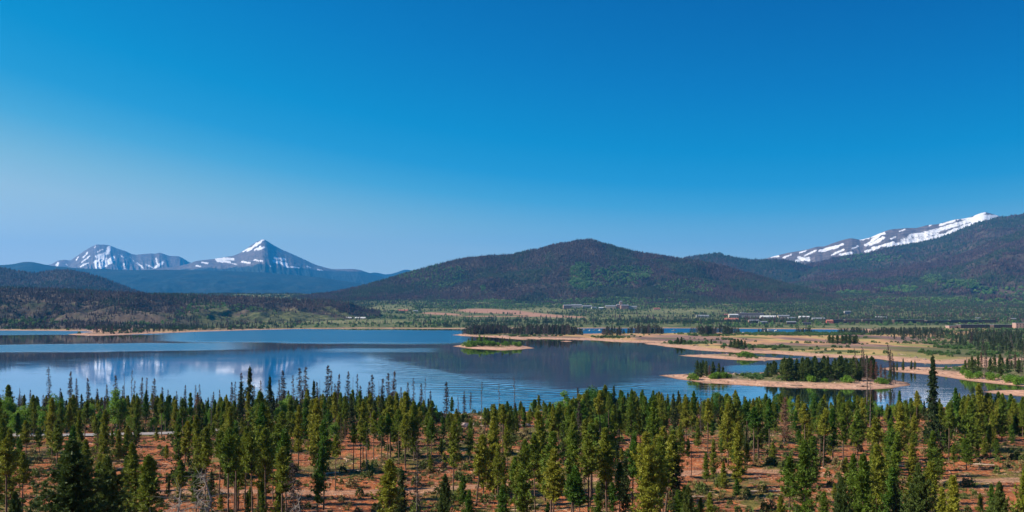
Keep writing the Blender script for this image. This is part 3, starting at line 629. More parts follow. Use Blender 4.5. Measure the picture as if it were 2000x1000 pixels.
def scatter(name, P, scale, tint, keys, idx, rotz=None, mats=None, rot3=None):
    """many instances as one object: points carry their own size, turn and colour"""
    N = len(P)
    rot = rot3 if rot3 is not None else np.stack([np.zeros(N), np.zeros(N), rng.random(N)*6.283 if rotz is None else rotz], -1)
    scale = np.asarray(scale, float); scale = np.repeat(scale[:, None], 3, 1) if scale.ndim == 1 else scale
    me = bpy.data.meshes.new(name); me.vertices.add(N); me.vertices.foreach_set('co', np.asarray(P, np.float32).ravel())
    for k, a in (('rot', rot), ('scl', scale), ('tint', tint)):
        me.attributes.new(k, 'FLOAT_VECTOR', 'POINT').data.foreach_set('vector', np.asarray(a, np.float32).ravel())
    me.attributes.new('idx', 'INT', 'POINT').data.foreach_set('value', np.asarray(idx, np.int32))
    o = tag(link(bpy.data.objects.new(name, me)), kind='stuff')
    ck = tuple(keys)
    if ck not in _sgroups:
        ng = bpy.data.node_groups.new('scatter', 'GeometryNodeTree')
        ng.interface.new_socket('Geometry', in_out='INPUT', socket_type='NodeSocketGeometry'); ng.interface.new_socket('Geometry', in_out='OUTPUT', socket_type='NodeSocketGeometry')
        gi = ng.nodes.new('NodeGroupInput'); go = ng.nodes.new('NodeGroupOutput'); jn = ng.nodes.new('GeometryNodeJoinGeometry'); L = ng.links.new
        def na(nm, ty):
            n = ng.nodes.new('GeometryNodeInputNamedAttribute'); n.data_type = ty; n.inputs[0].default_value = nm; return n.outputs[0]
        ra, sa, ia = na('rot', 'FLOAT_VECTOR'), na('scl', 'FLOAT_VECTOR'), na('idx', 'INT')
        for k, key in enumerate(keys):
            oi = ng.nodes.new('GeometryNodeObjectInfo'); oi.inputs['Object'].default_value = SRC[key]; oi.inputs['As Instance'].default_value = True
            cp = ng.nodes.new('FunctionNodeCompare'); cp.data_type = 'INT'; cp.operation = 'EQUAL'
            ii = [s_ for s_ in cp.inputs if s_.type == 'INT']; L(ia, ii[0]); ii[1].default_value = k
            ip = ng.nodes.new('GeometryNodeInstanceOnPoints'); L(gi.outputs[0], ip.inputs['Points']); L(cp.outputs[0], ip.inputs['Selection'])
            L(oi.outputs['Geometry'], ip.inputs['Instance']); L(ra, ip.inputs['Rotation']); L(sa, ip.inputs['Scale']); L(ip.outputs[0], jn.inputs[0])
        L(jn.outputs[0], go.inputs[0]); _sgroups[ck] = ng
    md = o.modifiers.new('scatter', 'NODES'); md.node_group = _sgroups[ck]
    return o
def sample(sheet, n, r, dens=None):
    """random points on a sheet, evenly over its area"""
    X_, Y_, Z_ = sheet['X'], sheet['Y'], sheet['Z']
    a = np.abs((X_[:-1, 1:]-X_[:-1, :-1])*(Y_[1:, :-1]-Y_[:-1, :-1]))
    if dens is not None: a = a*dens[:-1, :-1]
    c = np.cumsum(a.ravel()); k = np.searchsorted(c, r.random(n)*c[-1]); i, j = np.divmod(k, X_.shape[1]-1); u, v_ = r.random(n), r.random(n)
    def bl(A): return (A[i, j]*(1-u)+A[i+1, j]*u)*(1-v_)+(A[i, j+1]*(1-u)+A[i+1, j+1]*u)*v_
    x, y, z = bl(X_), bl(Y_), bl(Z_); return x, y, z, 1000+F*x/y, HZ-F*(z-HC)/y
DK = np.array([.016, .030, .014]); GR = np.array([.038, .056, .020]); DEAD = np.array([.066, .036, .036]); DEADG = np.array([.070, .054, .048]); ASP = np.array([.075, .165, .040]); ASP2 = np.array([.14, .22, .07])
def wood_tints(x, y, px, py, r, deadness=.5, asp=(), sc_=260.):
    n = len(x); a = 1.5*fbm(x/sc_, y/sc_*.6, 4)+r.normal(size=n)*.13; b = fbm(x/70+5, y/70, 3)
    dead = sst(-.12, .22, a+(deadness-.5)*1.2)
    t = np.where((r.random(n) < dead)[:, None], DEAD*(1+.25*r.normal(size=(n, 1))), (GR*(.5+.5*sst(-.2, .3, b))[:, None]+DK*(.5-.5*sst(-.2, .3, b))[:, None]))
    kind = np.where(r.random(n) < .5, 0, 1)
    isasp = np.zeros(n, bool)
    for (ex, ey, rx, ry, pr) in asp:
        d = np.hypot((px-ex)/rx, (py-ey)/ry)+.45*fbm(x/120, y/160, 3)
        isasp |= (d < 1) & (r.random(n) < pr)
    t = np.where(isasp[:, None], ASP*1.1+(ASP2-ASP)*r.random((n, 1))*1.3, t)
    return np.clip(t*r.uniform(.8, 1.2, (n, 1))*(1+.5*np.clip(fbm(x/150+3, y/210, 3), -.6, .6))[:, None], .008, .5), isasp, dead
def cover(name, sheet, n, hgt, seed, deadness, asp=(), dens=None, clump=1.0, sc_=260.):
    r = np.random.default_rng(seed); x, y, z, px, py = sample(sheet, n, r, dens)
    t, isasp, dead = wood_tints(x, y, px, py, r, deadness, asp, sc_)
    idx = np.where(isasp, 6+r.integers(0, 3, len(x)), np.where((r.random(len(x)) < .45*dead), 3+r.integers(0, 3, len(x)), r.integers(0, 3, len(x))))
    s = hgt*r.uniform(.6, 1.2, len(x)); s = np.where(isasp, s*.85, s); S = np.stack([s*clump*r.uniform(1., 1.6, len(x)), s*clump*r.uniform(1., 1.6, len(x)), s], -1)
    S[isasp, :2] *= .75
    return scatter(name, np.stack([x, y, z-.3], -1), S, t, ['con0', 'con1', 'con2', 'wisp0', 'wisp1', 'wisp2', 'blob0', 'blob1', 'blob2'], idx)
front = lambda sh: (sh['s'] < 1.12).astype(float)
cover('hill_forest', hc, 100000, 10.5, 1, .60, [(1135, 540, 22, 26, .8), (1215, 535, 60, 16, .45), (1190, 552, 60, 10, .25), (944, 564, 5, 6, .9), (1340, 560, 60, 12, .2), (850, 540, 70, 20, .15), (900, 592, 140, 5, .6), (1200, 588, 130, 5, .35)], front(hc), 1.1)
cover('hill_forest', hb, 22000, 15, 2, .42, (), front(hb), 1.3, 500.)
cover('hill_forest', hr2, 80000, 14, 3, .60, [(1670, 573, 30, 4, .9), (1760, 566, 45, 6, .75), (1880, 556, 45, 8, .7), (1960, 570, 60, 8, .6), (1850, 593, 170, 9, .5), (1600, 595, 100, 6, .3), (1820, 545, 20, 8, .5)], front(hr2), 1.4, 420.)
cover('hill_forest', hr, 42000, 18, 4, .47, [(1700, 505, 60, 8, .25)], front(hr), 1.5, 700.)
cover('hill_forest', hl, 26000, 14, 5, .62, (), front(hl), 1.4, 500.)
bd = front(bank)*np.clip(.10+1.2*sst(.45, .62, bank['s'])+1.0*sst(-.05, .25, fbm(bank['X']/80, bank['Y']/90, 3))+.6*sst(.25, .08, bank['s']), 0, 1.5)
bd = bd*(1-.86*LOWG(bank['PX'], 0, bank['X'], bank['Y'], 0, bank['s']))
cover('bank_forest', bank, 34000, 8.5, 6, .72, [(60, 630, 70, 7, .35), (430, 610, 100, 16, .22), (300, 632, 60, 6, .3)], bd, 1.0, 150.)
# ------------------------------------------------------------------ woods in the valley
rv = np.random.default_rng(21)
def dens_far():
    X_, Y_, S_, PX_, PY_ = (far[k] for k in ('X', 'Y', 'S', 'PX', 'PY'))
    n = fbm(X_/330, Y_/150, 4); n2 = fbm(X_/90, Y_/70, 3)
    d = sst(-.05, .22, n+.35*n2)*sst(2150, 2250, Y_) + .16
    d = d + 1.2*sst(3550, 3900, Y_)*sst(-.25, .05, n2) + 1.0*sst(1380, 1480, PX_)*sst(2450, 2550, Y_)*sst(-.35, .0, n2)
    for (ex, ey, rx, ry, a_) in ((1180, 628, 320, 5, 1.1), (960, 596, 150, 4, 1.3), (700, 634, 260, 5, .25), (1100, 634, 260, 4, 1.0), (1600, 628, 300, 8, .7), (1250, 596, 160, 4, 1.0)):
        d = d + a_*sst(1.1, .6, np.hypot((PX_-ex)/rx, (PY_-ey)/ry))*sst(-.3, .1, n2)
    d = d*sst(12, 40, S_)*(1-.97*far['rf'])*(1-.85*far['fld'])
    d = np.where(Y_ < 2150, .02*sst(30, 90, S_)*sst(1600, 1750, PX_) + .12*sst(640, 700, PX_)*sst(1650, 1750, Y_)*0, d)
    d = np.where((Y_ < 2150) & (PX_ < 900), 1.6*sst(6, 22, S_)*sst(-.35, .1, n2), d)
    return np.where(Y_ > 5300, 0, d)*(PX_ > -350)*(PX_ < 2350)
x, y, z, px, py = sample(far, 68000, rv, dens_far())
t, isasp, dead = wood_tints(x, y, px, py, rv, .38, [(1800, 640, 500, 12, .35), (700, 622, 220, 20, .35), (1000, 598, 260, 8, .4), (1250, 600, 400, 8, .25)], 200.)
isb = isasp | (rv.random(len(x)) < .22)
t = np.where((isb & ~isasp)[:, None], ASP*.75*rv.uniform(.6, 1.2, (len(x), 1)), t)
idx = np.where(isb, 9+rv.integers(0, 3, len(x)), np.where(y < 2600, 6+rv.integers(0, 3, len(x)), rv.integers(0, 3, len(x))))
idx = np.where((~isb) & (rv.random(len(x)) < .3*dead), 3+rv.integers(0, 3, len(x)), idx)
s = np.where(isb, rv.uniform(3, 7, len(x)), rv.uniform(5, 11, len(x)))
KEYS = ['con0', 'con1', 'con2', 'wisp0', 'wisp1', 'wisp2', 'tuft0', 'tuft1', 'tuft2', 'blob0', 'blob1', 'blob2']
scatter('valley_woods', np.stack([x, y, z-.2], -1), np.stack([s*1.2, s*1.2, s], -1), t, KEYS, idx)
# low scrub on the delta, the islands and the headland
def scrub(name, sheet, n, seed, mask, hmin, hmax, tint0=ASP, tint1=ASP2):
    r = np.random.default_rng(seed); x, y, z, px, py = sample(sheet, n, r, mask)
    s = r.uniform(hmin, hmax, n); tt = (tint0+(tint1-tint0)*r.random((n, 1)))*r.uniform(.5, 1.05, (n, 1))
    return scatter(name, np.stack([x, y, z-.1], -1), np.stack([s*1.5, s*1.5, s], -1), tt, ['blob0', 'blob1', 'blob2'], r.integers(0, 3, n))
S_ = far['S']; PXf = far['PX']; PYf = far['PY']; gnf = fbm(far['X']/60, far['Y']/110, 3)
ell = lambda cx, cy, rx, ry: sst(1.1, .7, np.hypot((PXf-cx)/rx, (PYf-cy)/ry))
mk = (sst(1640, 1950, PXf+(PYf-690)*3)*sst(-.1, .2, gnf)*sst(700, 690, PYf) + 1.2*ell(1490, 679, 60, 2.5)+ell(1340, 671, 60, 3)+.8*ell(1640, 690, 60, 1.8)+1.2*ell(1560, 653, 150, 3)+ell(1195, 660, 40, 2)+.7*ell(1000, 657, 100, 1.2)+.6*ell(1390, 656, 50, 1.5)+.22*sst(.12, .3, gnf)*(PXf > 1150))*sst(10, 30, S_)*(far['Y'] < 2150)
scrub('shore_scrub', far, 11000, 31, mk, 1.2, 3.2)
rm = rland['S']; mkr = sst(20, 34, rm+10*fbm(rland['X']/18, rland['Y']/25, 3))*(rland['PX'] < 2300)
scrub('headland_scrub', rland, 900, 32, mkr*sst(-.15, .15, fbm(rland['X']/25+9, rland['Y']/30, 3)), .4, 1.5)
mi = isl['main']; scrub('island_scrub', mi, 330, 33, sst(20, 30, mi['S'])*sst(-.1, .3, fbm(mi['X']/14, mi['Y']/20, 2))*(mi['PX'] > 1360), .5, 1.8)
mb = isl['bar']; scrub('sandbar_scrub', mb, 60, 34, sst(8, 14, mb['S'])*sst(1415, 1430, mb['PX']), .4, 1.4)
def debris(name, sheet, n, seed, smin, smax, lo=2, hi=45):
    r = np.random.default_rng(seed); x, y, z, px, py = sample(sheet, n, r, sst(lo, lo+2, sheet['S'])*sst(hi, hi-12, sheet['S'])*(sheet['PX'] < 2150)*(sheet['PX'] > -100))
    c = np.array([.30, .22, .17])*r.uniform(.3, 1.9, (n, 1)); s_ = r.uniform(smin, smax, n)*(1+2.5*(r.random(n) < .06))
    return scatter(name, np.stack([x, y, z+.02], -1), np.stack([s_*r.uniform(.8, 2.2, n), s_, s_*.6], -1), c, ['stone0', 'stone1', 'chips2'], r.integers(0, 3, n))
def stonegeo(seed):
    r = np.random.default_rng(seed); g = Geo(); d = np.array([(1, 0, 0), (-1, 0, 0), (0, 1, 0), (0, -1, 0), (0, 0, 1), (0, 0, -.4), (.7, .7, .5), (-.7, .6, .5)])*r.uniform(.7, 1.2, (8, 1))*.5
    g.add(d, T=[(0, 6, 4), (6, 2, 4), (2, 7, 4), (7, 1, 4), (1, 3, 4), (3, 0, 4), (0, 2, 6), (1, 7, 2), (0, 3, 5), (3, 1, 5), (1, 2, 5), (2, 0, 5)]); return g
def chips2geo():
    r = np.random.default_rng(77); g = Geo()
    for k in range(4): c = r.normal(size=3)*np.array([.6, .5, .03])+np.array([0, 0, .1]); d = unit(r, 1)[0]*np.array([1, 1, .15]); g.sticks([c-d*.8], [c+d*.8], .07, .03, r)
    return g
src('stone0', stonegeo(1)); src('stone1', stonegeo(2)); src('chips2', chips2geo())
debris('shore_stones', isl['main'], 900, 61, .3, .8); debris('shore_stones', isl['small'], 250, 62, .4, .9); debris('shore_stones', rland, 900, 63, .3, .8); debris('shore_stones', isl['bar'], 160, 64, .3, .8, 1, 30)
debris('shore_stones', far, 2600, 65, .5, 1.4)
# the grey conifer groves on the peninsula
def grove(name, polys, n, h0, h1, seed, dead=.6, sheet=far, dark=0.0, width=1.0):
    r = np.random.default_rng(seed); xs_, ys_, hs_ = [], [], []
    tot = sum(p[4]*1.0 for p in polys)
    for (a, b, c, d, wt) in polys:      # px range, shore row range
        k = int(n*wt/tot); p_ = r.uniform(a, b, k); q_ = 1/(r.uniform(1/(d-HZ), 1/(c-HZ), k))+HZ
        e = np.minimum((p_-a), (b-p_))/(b-a)*2; gx, gy = g0(p_, q_); xs_.append(gx); ys_.append(gy); hs_.append(r.uniform(h0, h1, k)*(.62+.38*np.clip(e*2.5, 0, 1)))
    x = np.concatenate(xs_); y = np.concatenate(ys_); h = np.concatenate(hs_); z = zat(sheet, x, y); ok = z > .5
    x, y, z, h = x[ok], y[ok], z[ok], h[ok]; n = len(x)
    dd = r.random(n) < dead; t = np.where(dd[:, None], DEADG*(1+.3*r.normal(size=(n, 1))), (DK+(GR-DK)*r.random((n, 1))))*(1-dark)
    idx = np.where(dd, np.where(r.random(n) < .5, 3, 6)+r.integers(0, 3, n), np.where(r.random(n) < .3, 0, 6)+r.integers(0, 3, n))
    return scatter(name, np.stack([x, y, z-.2], -1), np.stack([h*1.15*width, h*1.15*width, h], -1), np.clip(t, .01, 1), KEYS, idx)
grove('grove', [(903, 1000, 651.5, 655.5, 1), (1000, 1138, 652, 657.5, 1.3)], 620, 10, 15, 41, .62)
grove('grove', [(1176, 1220, 652.5, 659.5, 1)], 75, 8, 13, 42, .7)
grove('grove', [(1226, 1296, 651.8, 655, 1)], 130, 9, 15, 43, .6)
grove('grove', [(1345, 1445, 650.5, 654, 1), (1364, 1398, 653, 657.5, .8), (1410, 1432, 653, 657, .3)], 210, 8, 13, 44, .5)
grove('grove', [(1480, 1500, 650.8, 652.5, .2), (1550, 1590, 651, 652.5, .3), (1635, 1700, 651, 656, .5), (1700, 1860, 650, 658, 2.2), (1860, 2100, 655, 672, 2.2), (1840, 2100, 672, 684, .7), (1740, 1850, 660, 668, .3), (1900, 2100, 684, 696, .5)], 1350, 5, 10, 45, .18)

# ------------------------------------------------------------------ individual trees
PROTO = {}
def proto(key, wood, leaf, mw, ml, parts=('trunk', 'crown')):
    PROTO[key] = [(parts[0], wood.mesh(key+'_trunk', M[mw], smooth=True)), (parts[1], leaf.mesh(key+'_crown', M[ml]))]
PINES, H0 = [], {}
for i in range(9):
    k = 'pine%d' % i; hh = 10.; bs = (.40, .54, .14, .44, .05, .30, .60, .10, .26)[i]; rd = (1.25, 1.1, 1.5, 1.15, 1.7, 1.0, 1.25, 1.2, 1.45)[i]
    proto(k, *make_conifer(500+i, hh, rd, bs, int(150*(1-bs)*1.75), 4, 12), 'bark', 'pine'); PINES.append(k); H0[k] = hh
for i in range(3): proto('spruce%d' % i, *make_conifer(520+i, 12., 1.75, .05, 210, 4, 8, 'spruce', .34, .085, .05, .14), 'bark', 'spruce'); H0['spruce%d' % i] = 12.
for i in range(3): proto('fir%d' % i, *make_conifer(530+i, 9., 1.9, .04, 190, 4, 8, 'pine', .42, .12, .1, .12), 'bark', 'fir'); H0['fir%d' % i] = 9.
proto('spire', *make_conifer(540, 19., 1.9, .12, 420, 5, 7, 'spire', .34, .09, .03, .17), 'bark', 'spruce'); H0['spire'] = 19.
proto('bigpine', *make_conifer(541, 14., 3.3, .10, 560, 6, 14, 'pine', .36, .07, .25, .2, .3), 'bark', 'fir'); H0['bigpine'] = 14.
for i in range(5): proto('dead%d' % i, *make_dead(550+i, 11., (.8, .95, 1.15, .7, 1.0)[i], (.2, .3, .12, .35, .25)[i], (150, 190, 240, 110, 210)[i], 8, (-.2, -.45, -.1, -.3, -.35)[i], tufts=(0, 25, 120, 0, 60)[i]), 'greybark', 'dead', ('trunk', 'branches')); H0['dead%d' % i] = 11.
for i in range(2): proto('snag%d' % i, *make_dead(560+i, 12., .42, .3, 34, 2, -.1, tufts=(0, 12)[i]), 'greybark', 'dead', ('trunk', 'branches')); H0['snag%d' % i] = 12.
for i in range(2): proto('rust%d' % i, *make_dead(565+i, 9., 1.2, .15, 210, 9, -.15, tufts=200), 'greybark', 'rust', ('trunk', 'branches')); H0['rust%d' % i] = 9.
for i in range(3): proto('aspen%d' % i, *make_broad(570+i, 8., (2.2, 1.8, 2.6)[i], 42, 110), 'palebark', 'aspen'); H0['aspen%d' % i] = 8.
for i in range(2): proto('cotton%d' % i, *make_broad(580+i, 10., 3.2, 60, 130, .32), 'greybark', 'cottonwood'); H0['cotton%d' % i] = 10.
for i in range(3): proto('bush%d' % i, *make_broad(590+i, 2.2, 1.6, 16, 60, .3, .0, .05), 'bark', 'aspen'); H0['bush%d' % i] = 2.2
def crooked(seed, h=7.5):
    r = np.random.default_rng(seed); wood = Geo(); out = []; P = [(0, 0, 0), (.3, 0, h*.3), (-.1, .3, h*.6), (.2, .1, h*.85)]; wood.tube(P, [.10, .08, .055, .025], 7)
    for k in range(22):
        br = Geo(); t = .12+.85*k/22; p = np.array([np.interp(t, [0, .35, .7, 1], [q[j] for q in P]) for j in range(3)]); a = r.random()*6.28; l = r.uniform(1.2, 3.8)*(1.15-t); d = np.array([math.cos(a), math.sin(a), r.uniform(-.15, .6)])
        pts = [p]
        for s_ in range(5): d = d+r.normal(size=3)*.32+np.array([0, 0, -.08]); d /= np.linalg.norm(d); pts.append(pts[-1]+d*l/5)
        br.tube(pts, np.linspace(.036, .010, 6), 5); pts = np.array(pts)
        for q in range(14):
            c = pts[r.integers(1, 6)]; e = c+(unit(r, 1)[0]+d*.5)*r.uniform(.3, 1.0); br.sticks([c], [e], .012, .004, r)
        out.append(br)
    return wood, out
M['drift'] = plain('bleached_wood', (.14, .125, .11), (.30, .27, .24), 4, .85)
for i in range(2):
    w_, br_ = crooked(600+i); PROTO['crooked%d' % i] = [('trunk', w_.mesh('trunk', M['drift'], smooth=True))]+[('branch', q_.mesh('branch', M['drift'])) for q_ in br_]; H0['crooked%d' % i] = 7.5
TREES = []      # (kind name, proto key, x, y, z, height, widthscale, rot, lean)
def put(name, key, x, y, h, zf=gh, wscale=1.0, lean=(0, 0)):
    TREES.append(dict(name=name, key=key, x=float(x), y=float(y), z=float(zf(np.array([x]), np.array([y]))[0])-.08, h=float(h), w=wscale, lean=lean))
def put_top(name, key, px, top, y, zf=gh, wscale=1.0, lean=(0, 0)):
    x = (px-1000)*y/F; z = float(zf(np.array([x]), np.array([y]))[0]); h = HC-(top-HZ)*y/F-z
    put(name, key, x, y, max(h, 1.5), zf, wscale, lean)
# --- the ones that stand out against the lake, read off the photograph (column, top row, distance)
DEADS = [(96, 715, 262, 3), (138, 724, 280, 2), (152, 738, 292, 4), (173, 737, 288, 2), (224, 732, 262, 1), (207, 750, 296, 2), (262, 742, 292, 3), (277, 736, 290, 2), (286, 736, 284, 0), (301, 738, 276, 4), (317, 755, 296, 2), (361, 751, 296, 2), (382, 751, 292, 0), (389, 749, 298, 3), (417, 764, 300, 2), (451, 745, 288, 2), (458, 744, 300, 0), (471, 727, 272, 4), (507, 742, 284, 1), (551, 722, 270, 2), (545, 740, 284, 0), (572, 731, 280, 0), (585, 717, 262, 1), (597, 715, 256, 1), (638, 712, 258, 4), (647, 722, 270, 0), (661, 729, 262, 2), (679, 724, 262, 4), (697, 729, 262, 0), (727, 730, 262, 1), (722, 744, 282, 2), (748, 738, 272, 2), (760, 727, 268, 4), (770, 723, 264, 2), (797, 745, 282, 1), (807, 737, 278, 0), (822, 748, 290, 2), (872, 744, 262, 2), (895, 771, 296, 0), (908, 763, 288, 2), (919, 765, 296, 1), (330, 760, 300, 4), (345, 763, 304, 2), (60, 760, 298, 2), (40, 757, 302, 0), (190, 758, 300, 2), (240, 752, 298, 4), (430, 760, 296, 4), (620, 745, 282, 2), (655, 748, 290, 4), (705, 752, 296, 2), (785, 755, 292, 4), (840, 762, 300, 2), (496, 752, 296, 4), (530, 755, 298, 2), (18, 762, 300, 4), (118, 757, 300, 2)]
for px, top, y, k in DEADS: put_top('dead_tree', 'dead%d' % k, px, top, y+8, wscale=rnd.uniform(.85, 1.15), lean=(rnd.uniform(-.02, .02), rnd.uniform(-.03, .03)))
for px, top, y, k in [(242, 729, 280, 0), (258, 720, 284, 1), (545, 738, 300, 0), (624, 740, 290, 0), (831, 736, 288, 1), (941, 742, 262, 1), (974, 745, 268, 1), (1004, 733, 266, 1), (690, 735, 290, 0), (740, 742, 296, 0), (412, 770, 240, 0), (665, 815, 190, 0), (716, 840, 175, 1), (1350, 860, 170, 0)]:
    put_top('dead_tree', 'snag%d' % k, px, top, y, wscale=1.1)
for px, top, y, k in [(488, 716, 250, 0), (527, 734, 262, 1), (613, 742, 262, 2), (471, 745, 262, 1), (1199, 753, 268, 0), (286, 760, 280, 2), (1325, 762, 276, 1), (120, 765, 284, 2), (1234, 758, 270, 1)]:
    put_top('spruce_tree', 'spruce%d' % k, px, top, y, wscale=.85)
put_top('spruce_tree', 'spire', 1822, 692, 203)
for px, top, y, k, ws in [(110, 766, 262, 0, 1.0), (228, 757, 256, 1, 1.15), (562, 767, 254, 0, 1.0), (548, 780, 252, 1, 1.0), (1102, 761, 262, 1, 1.15), (50, 788, 246, 2, 1.4), (5, 785, 262, 0, 1.5), (70, 785, 262, 2, 1.4), (140, 790, 258, 1, 1.3), (175, 785, 262, 2, 1.0), (255, 795, 258, 0, .9), (320, 800, 262, 2, .9), (410, 795, 262, 1, .8), (30, 806, 236, 1, 1.5), (88, 800, 240, 0, 1.4), (120, 812, 250, 2, 1.3), (150, 800, 262, 0, 1.0), (575, 800, 245, 2, .9), (640, 800, 250, 0, .8), (850, 800, 280, 2, 1.0), (455, 800, 255, 1, .9), (300, 812, 245, 2, .8), (1120, 790, 262, 2, 1.1), (1230, 790, 262, 0, .9), (1560, 790, 270, 2, .9), (1640, 800, 262, 1, .9), (22, 800, 240, 0, 1.2), (72, 798, 250, 2, 1.0), (355, 800, 250, 1, .8), (200, 790, 262, 1, .9), (1085, 785, 268, 0, .8), (852, 790, 290, 1, .7), (1480, 775, 292, 2, 1.0), (1420, 775, 290, 0, .9), (1545, 772, 285, 1, .9), (10, 770, 255, 2, .9), (1865, 800, 240, 1, .7), (1310, 783, 270, 0, .8)]:
    put_top('aspen_tree', 'aspen%d' % k, px, top, y, wscale=ws)
for px, top, y, k, ws in [(1160, 748, 262, 0, 1.0), (1178, 755, 268, 1, .9), (1400, 760, 300, 1, .7), (1590, 762, 296, 0, .7), (1520, 764, 290, 1, .7)]:
    put_top('cottonwood_tree', 'cotton%d' % k, px, top, y, wscale=ws)
for px, top, y, k in [(428, 842, 150, 6), (446, 838, 132, 1), (462, 850, 138, 6), (478, 835, 146, 3), (494, 846, 128, 6), (503, 832, 141, 1), (520, 838, 134, 6), (533, 848, 150, 1), (548, 828, 143, 6), (561, 840, 131, 1), (620, 812, 150, 6), (632, 822, 144, 1), (655, 850, 160, 6), (690, 828, 176, 6), (704, 818, 180, 1), (716, 824, 184, 3), (745, 812, 186, 6), (757, 806, 190, 1), (779, 800, 188, 6), (791, 812, 184, 3), (835, 806, 188, 6), (843, 816, 184, 1), (1030, 860, 128, 1), (1046, 850, 134, 6), (1075, 846, 126, 3), (1120, 842, 130, 1), (1150, 850, 124, 6), (1186, 838, 132, 3), (1235, 850, 128, 1), (1262, 846, 122, 6), (1288, 856, 126, 3)]:
    put_top('pine_tree', 'pine%d' % k, px, top, y, wscale=rnd.uniform(.8, 1.05), lean=(0, rnd.uniform(-.03, .03)))
put_top('pine_tree', 'bigpine', 135, 858, 88, wscale=1.25); put_top('pine_tree', 'bigpine', 205, 892, 93, wscale=.9); put_top('pine_tree', 'pine2', 290, 890, 118, wscale=1.45); put_top('pine_tree', 'bigpine', 30, 958, 84, wscale=.7)
put_top('pine_tree', 'bigpine', 1790, 905, 100, wscale=.75); put_top('pine_tree', 'bigpine', 1950, 940, 92, wscale=.8); put_top('pine_tree', 'bigpine', 1345, 948, 96, wscale=.6); put_top('pine_tree', 'bigpine', 870, 925, 112, wscale=.6); put_top('pine_tree', 'bigpine', 1640, 930, 98, wscale=.6)
put_top('dead_tree', 'crooked0', 400, 890, 112, wscale=1.5); put_top('dead_tree', 'crooked1', 345, 925, 105, wscale=1.5); put_top('dead_tree', 'crooked0', 585, 930, 108, wscale=1.0); put_top('dead_tree', 'dead1', 572, 900, 112, wscale=1.5)
for px, top, y in [(15, 752, 262), (883, 775, 274), (977, 788, 262), (990, 784, 270), (1052, 772, 262), (1017, 783, 290), (1182, 752, 262), (1213, 762, 262), (1255, 761, 268), (1276, 762, 268), (1287, 765, 262), (1338, 770, 262), (1355, 763, 280), (1390, 775, 262), (1415, 772, 280), (1437, 762, 276), (1457, 775, 282), (1472, 778, 262), (1496, 769, 262), (1640, 765, 276), (1757, 763, 262), (1790, 763, 255), (1866, 757, 245), (1910, 750, 240), (1950, 765, 240), (1975, 770, 248), (1995, 778, 235), (1885, 772, 250), (1930, 768, 240), (1700, 770, 262), (1560, 772, 268), (1610, 770, 262), (1525, 768, 262), (1675, 772, 262)]:
    put_top('pine_tree', rnd.choice(PINES), px, top, y, wscale=rnd.uniform(.9, 1.25))
# --- the stand itself: density by column (px) and by foot row
GC = np.arange(-100, 2101, 100)
#                -100 0   100 200 300 400 500 600 700 800 900 1000 1100 1200 1300 1400 1500 1600 1700 1800 1900 2000 2100
ROWS = {
  1090: [2, 2, 1, 2, 3, 4, 4, .5, .3, 2, 3, 5, 7, 7, 5, 3, .3, 4, 5, 3, 3, 4, 4],
  1010: [2, 1, 1, 3, 4, 4, 5, 1, .1, 3, 3, 6, 9, 9, 7, 4, .1, 3, 5, 2, 1.5, 3, 4],
  960:  [1, .4, .6, 1, 3, 4, 6, 2, .1, .2, 1.5, 7, 9, 9, 7, 3, .3, 2, 5, 2, 1, 2, 4],
  920:  [2, 1.5, 1, 2, 3, 4, 5, 2, 2, 2.5, .6, 5, 8, 8, 6, 3, 1, 3, 4, 3, 2, 2, 4],
  885:  [4, 5, 4, 5, 5, 5, 5, 4, 6, 6, .8, 5, 7, 8, 7, 6, 6, 7, 6, 6, 6, 6, 5],
  855:  [4, 5, 6, 6, 6, 6, 6, 6, 6, 4, 1, 5, 7, 8, 7, 7, 7, 6, 6, 7, 8, 8, 5],
  830:  [10, 12, 12, 12, 12, 10, 10, 9, 9, 6, 3, 7, 9, 10, 9, 8, 8, 8, 6, 8, 10, 10, 5],
  812:  [6, 7, 8, 8, 8, 8, 7, 6, 6, 2, 1, 5, 7, 8, 6, 5, 6, 4, 2, 3, 6, 6, 5]}
rk = sorted(ROWS); RG = np.array([ROWS[k] for k in rk], float)
def dgrid(px, row):
    i = np.interp(row, rk, np.arange(len(rk))); j = np.interp(px, GC, np.arange(len(GC)))
    i0 = int(min(i, len(rk)-1.001)); j0 = int(min(j, len(GC)-1.001)); a, b = i-i0, j-j0
    return (RG[i0, j0]*(1-a)+RG[i0+1, j0]*a)*(1-b)+(RG[i0, j0+1]*(1-a)+RG[i0+1, j0+1]*a)*b
SKYL = [(-100, 770), (0, 768), (100, 776), (300, 772), (400, 772), (500, 768), (600, 765), (700, 765), (800, 768), (830, 775), (860, 800), (930, 808), (960, 795), (1040, 782), (1080, 790), (1150, 765), (1300, 772), (1400, 772), (1500, 775), (1580, 782), (1680, 775), (1720, 785), (1760, 782), (1800, 775), (1840, 780), (1900, 765), (2000, 775), (2100, 775)]
pts = [(t_['x'], t_['y']) for t_ in TREES]; tries = 0; nfill = 0
near_sh = lambda x: float(shore_y(np.array([x]))[0])
